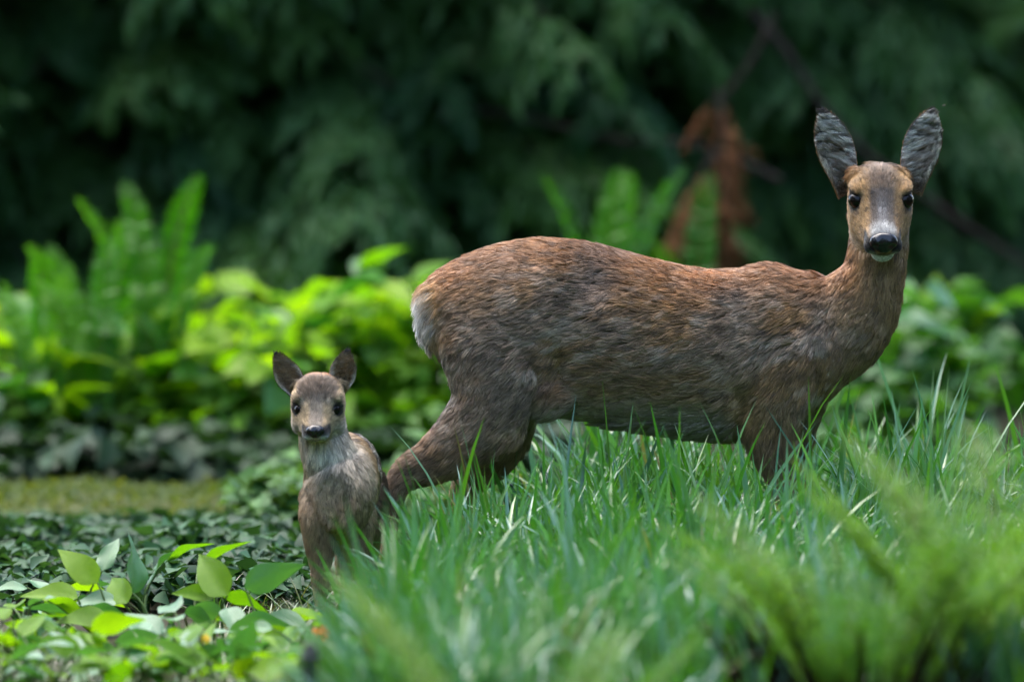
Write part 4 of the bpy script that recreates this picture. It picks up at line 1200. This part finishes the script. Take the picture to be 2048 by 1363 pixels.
# ------------------------------------------------------------------ conifers in the background, boughs sweeping to the ground
def bough_mesh(seed, L, dead=False, density=1.0):
    """bough along +X: sagging main branch, side shoots, drooping needle sprays"""
    r = np.random.default_rng(seed)
    t = np.linspace(0, 1, 14)
    P_ = np.stack([t * L, .05 * L * np.sin(t * 3 + seed), -.10 * L * t - .28 * L * t ** 2], 1)
    v, f = tube_np(P_, np.linspace(.016, .003, 14), 6)
    parts_ = [(v, f)]; nb = len(f)
    pos_, yw, pt, rl, sc_ = [], [], [], [], []
    for i in range(int(60 * density)):
        u = r.uniform(.12, 1.0); k = min(int(u * 13), 12); p = P_[k] + (P_[k + 1] - P_[k]) * (u * 13 - k)
        s = r.choice((-1, 1)); a = s * r.uniform(.4, 1.2)
        ln = r.uniform(.18, .42) * L / 1.6 * (1.15 - .6 * u)
        d = np.array((math.cos(a), math.sin(a), -r.uniform(.1, .5)))
        for j in range(26):
            w_ = (j + .5) / 26
            q = p + d * ln * w_ + np.array((0, 0, -.55 * ln * w_ * w_))
            for h in range(2):
                pos_.append(q + r.normal(0, .008, 3)); yw.append(a + (1 if h else -1) * r.uniform(.2, 1.0)); pt.append(-.3 - 1.0 * w_ + r.normal(0, .25)); rl.append(r.normal(0, .6)); sc_.append(r.uniform(.03, .075))
    T_, F_ = leaf_tpl(2, [(0, .05), (.4, .13), (1, 0)], .2, .3)
    v2, f2 = scatter(T_, F_, np.array(pos_), rotm(np.array(yw), np.array(pt), np.array(rl)), np.array(sc_))
    V_, F2 = merge([(v, f), (v2, f2)])
    return np_mesh("bough", V_, F2, mats=[M_bark, M_deadneedle if dead else M_needle], mi=[0] * nb + [1] * len(f2))
BOUGH = [bough_mesh(s, 1.6) for s in range(6)]
DEADB = bough_mesh(31, 1.1, True, .5)
def conifer(px, Y, label, zmax, step, per, scale, low=.25, gap=None):
    g = G(px, Y)
    root = empty("conifer_tree", (g.x, g.y, -.02))
    tag(root, label, "tree", "conifers behind the leaf bank")
    tp = [(0.05 * math.sin(z * .7), 0.04 * math.cos(z), z) for z in np.linspace(0, zmax + 1.2, 14)]
    v, f = tube_np(tp, np.linspace(.13, .03, 14) + np.array([.05] + [0] * 13), 14)
    obj("trunk", np_mesh("trunk", v, f, M_bark), root)
    z = low; i = 0
    while z < zmax:
        for k in range(per):
            a = 2 * math.pi * (k + .5 * (i % 2)) / per + rng.normal(0, .18)
            if gap and gap(a, z):
                continue
            o = obj("bough", BOUGH[rng.integers(0, 6)], root)
            s = scale * (1.12 - .62 * z / (zmax + .6)) * rng.uniform(.85, 1.12)
            o.location = (0.05 * math.cos(a), 0.05 * math.sin(a), z + rng.normal(0, .05))
            o.rotation_euler = (rng.normal(0, .15), -(.12 if z < .9 else .02) + rng.normal(.0, .12), a)
            o.scale = (s, s, s * rng.uniform(.8, 1.1))
        z += step; i += 1
    return root
conifer(-60, 7.0, "conifer with dense pale boughs behind the tall upright ferns", 4.6, .19, 11, 1.0, .4)
conifer(520, 7.3, "conifer with long drooping boughs behind the fawn", 5.0, .18, 11, 1.1, .4)
conifer(1010, 7.6, "conifer with drooping boughs behind the adult deer's rump", 5.0, .2, 11, 1.05, .45)
tr = conifer(1560, 8.3, "conifer with dark boughs and a rusty dead branch behind the adult deer", 5.0, .27, 8, 1.0, .75)
conifer(2150, 8.4, "conifer with sparse dark boughs behind the adult deer's head", 5.0, .30, 7, 1.05, .8)
conifer(300, 9.4, "conifer standing deep in shade behind the pale boughs", 5.0, .3, 8, 1.3, .3)
conifer(1250, 9.8, "conifer standing deep in shade behind the dead branch", 5.0, .3, 8, 1.3, .3)
conifer(1900, 10.2, "conifer standing deep in shade behind the adult's ears", 5.0, .3, 8, 1.3, .3)
for (x_, y_, sc3) in ((-8, -12, 3.2), (-8.5, -6, 3.2), (-8, 0, 3.0), (8.2, -11, 3.2), (8.5, -5, 3.2), (8, 1, 3.0), (-5, -23, 3.2), (1, -24.5, 3.2), (6.5, -22, 3.2)):  # out-of-view trees added to block low sky so light falls from above
    o = conifer(1024, 0, "unseen tall conifer added round the clearing to block low sky light", 10.0, 1.1, 8, sc3, 1.0)
    o.location = (x_, y_, -.02)
    o["group"] = "added unseen conifers blocking low sky light"
def hang(px, py, Y, yaw, tilt, s, me=DEADB, root=tr, name="dead_bough", roll=0.0):
    o = obj(name, me, root)
    p = W(px, py, Y) - root.location
    o.location = p; o.rotation_euler = (roll, tilt, yaw); o.scale = (s, s, s)
    return o
tag(hang(1445, 180, 5.75, D_(250), 1.15, .42), label="rust-brown dead bough hanging from the conifer")
hang(1430, 290, 5.75, D_(190), 1.05, .42)
hang(1425, 300, 5.8, D_(300), 1.3, .33)
hang(1440, 195, 5.8, D_(10), .9, .16)
hang(1440, 300, 5.7, D_(185), .75, .36)
hang(1435, 195, 5.75, D_(175), .6, .14)
hang(1440, 330, 5.75, D_(230), 1.2, .30)
def branch(pts, Y, r0, r1, root=tr, name="bare_branch"):
    P_ = [np.array(W(x, y, Y)) - np.array(root.location) for x, y in pts]
    P_ = catmull(P_, 4)
    v, f = tube_np(P_, np.linspace(r0, r1, len(P_)), 7)
    return obj(name, np_mesh(name, v, f, M_twig), root)
branch([(1560, 360), (1400, 292), (1230, 280), (1050, 235), (860, 205), (700, 120), (610, 60)], 6.0, .010, .005)
branch([(1500, 20), (1570, 100), (1650, 220), (1760, 330), (1960, 470), (2100, 560)], 6.2, .013, .010)
branch([(1550, 30), (1500, 125), (1450, 190)], 5.75, .009, .006)

# ------------------------------------------------------------------ small things
def flower(px, py, Y, size, cols, label, npet, name):
    base = G(px, Y); top = np.array(W(px, py, Y)) - np.array(base)
    root = empty(name, base)
    tag(root, label, "flower")
    stem_obj(root, (0, 0, -.01), top, .0016, .0011, (.01, 0, 0))
    m = plain_mat(name + "_petal", cols[0], cols[1], 60, .55, .3)
    T_, F_ = leaf_tpl(4, [(0, .12), (.4, .36), (.75, .40), (1, .15)], .15, .15)
    pm = np_mesh("petal", T_, F_, m)
    for k in range(npet):
        a = 2 * math.pi * k / npet
        o = place_leaf(root, pm, top + np.array((0, -.002, 0)), a, .25, 0, size, "petal")
        o.matrix_local = Matrix.Translation(Vector(top)) @ Matrix.Rotation(math.radians(62), 4, 'X') @ Matrix.Rotation(a, 4, 'Z') @ Matrix.Rotation(-.2, 4, 'Y') @ Matrix.Diagonal((size, size, size, 1))
    v = SV * size * .28 + top + np.array((0, -.003, .001))
    obj("flower_centre", np_mesh("flower_centre", v, SF, m), root)
flower(641, 1268, -1.5, .018, ((.75, .16, .01), (.9, .28, .02)), "small orange flower at the edge of the tall grass", 5, "orange_flower")
flower(410, 1277, -1.5, .010, ((.75, .42, .02), (.8, .55, .04)), "tiny yellow flower among the broad leaves", 5, "yellow_flower")
g = G(618, -3.0)
stake = empty("garden_stake", (g.x, g.y, -.01))
tag(stake, "blurred dark grey stake in the ground in front of the orange flower", "stake")
top = np.array(W(620, 1285, -3.0)) - np.array(stake.location)
M_stake = plain_mat("weathered_stake", (.035, .04, .042), (.07, .078, .08), 25, .75, .3, .002)
Pk = [np.array((0, 0, 0)) * 1.0, top * .7, top * .93, top * .985, top]
v, f = tube_np(Pk, [.014, .0135, .0130, .0110, .0050], 10)
obj("post", np_mesh("post", v, f, M_stake), stake)
v, f = tube_np([top * .86, top * .865, top * .91, top * .915], [.0138, .0175, .0175, .0138], 12)
obj("collar", np_mesh("collar", v, f, M_stake), stake)
# gnat above the ear
c = W(1888, 211, -.05)
gn = empty("gnat", c)
tag(gn, "tiny gnat flying just above the adult deer's ear", "insect")
M_gnat = plain_mat("gnat_body", (.10, .08, .06), (.16, .13, .1), 200, .6, .3)
obj("body", np_mesh("body", SV * np.array((.0035, .0008, .0009)), SF, M_gnat), gn)
T_, F_ = leaf_tpl(3, [(0, .06), (.5, .2), (1, .05)], .05, 0)
wm = np_mesh("wing", T_, F_, M_gnat)
for a in (60, -60):
    o = obj("wing", wm, gn); o.rotation_euler = (0, -.3, D_(a)); o.scale = (.006,) * 3
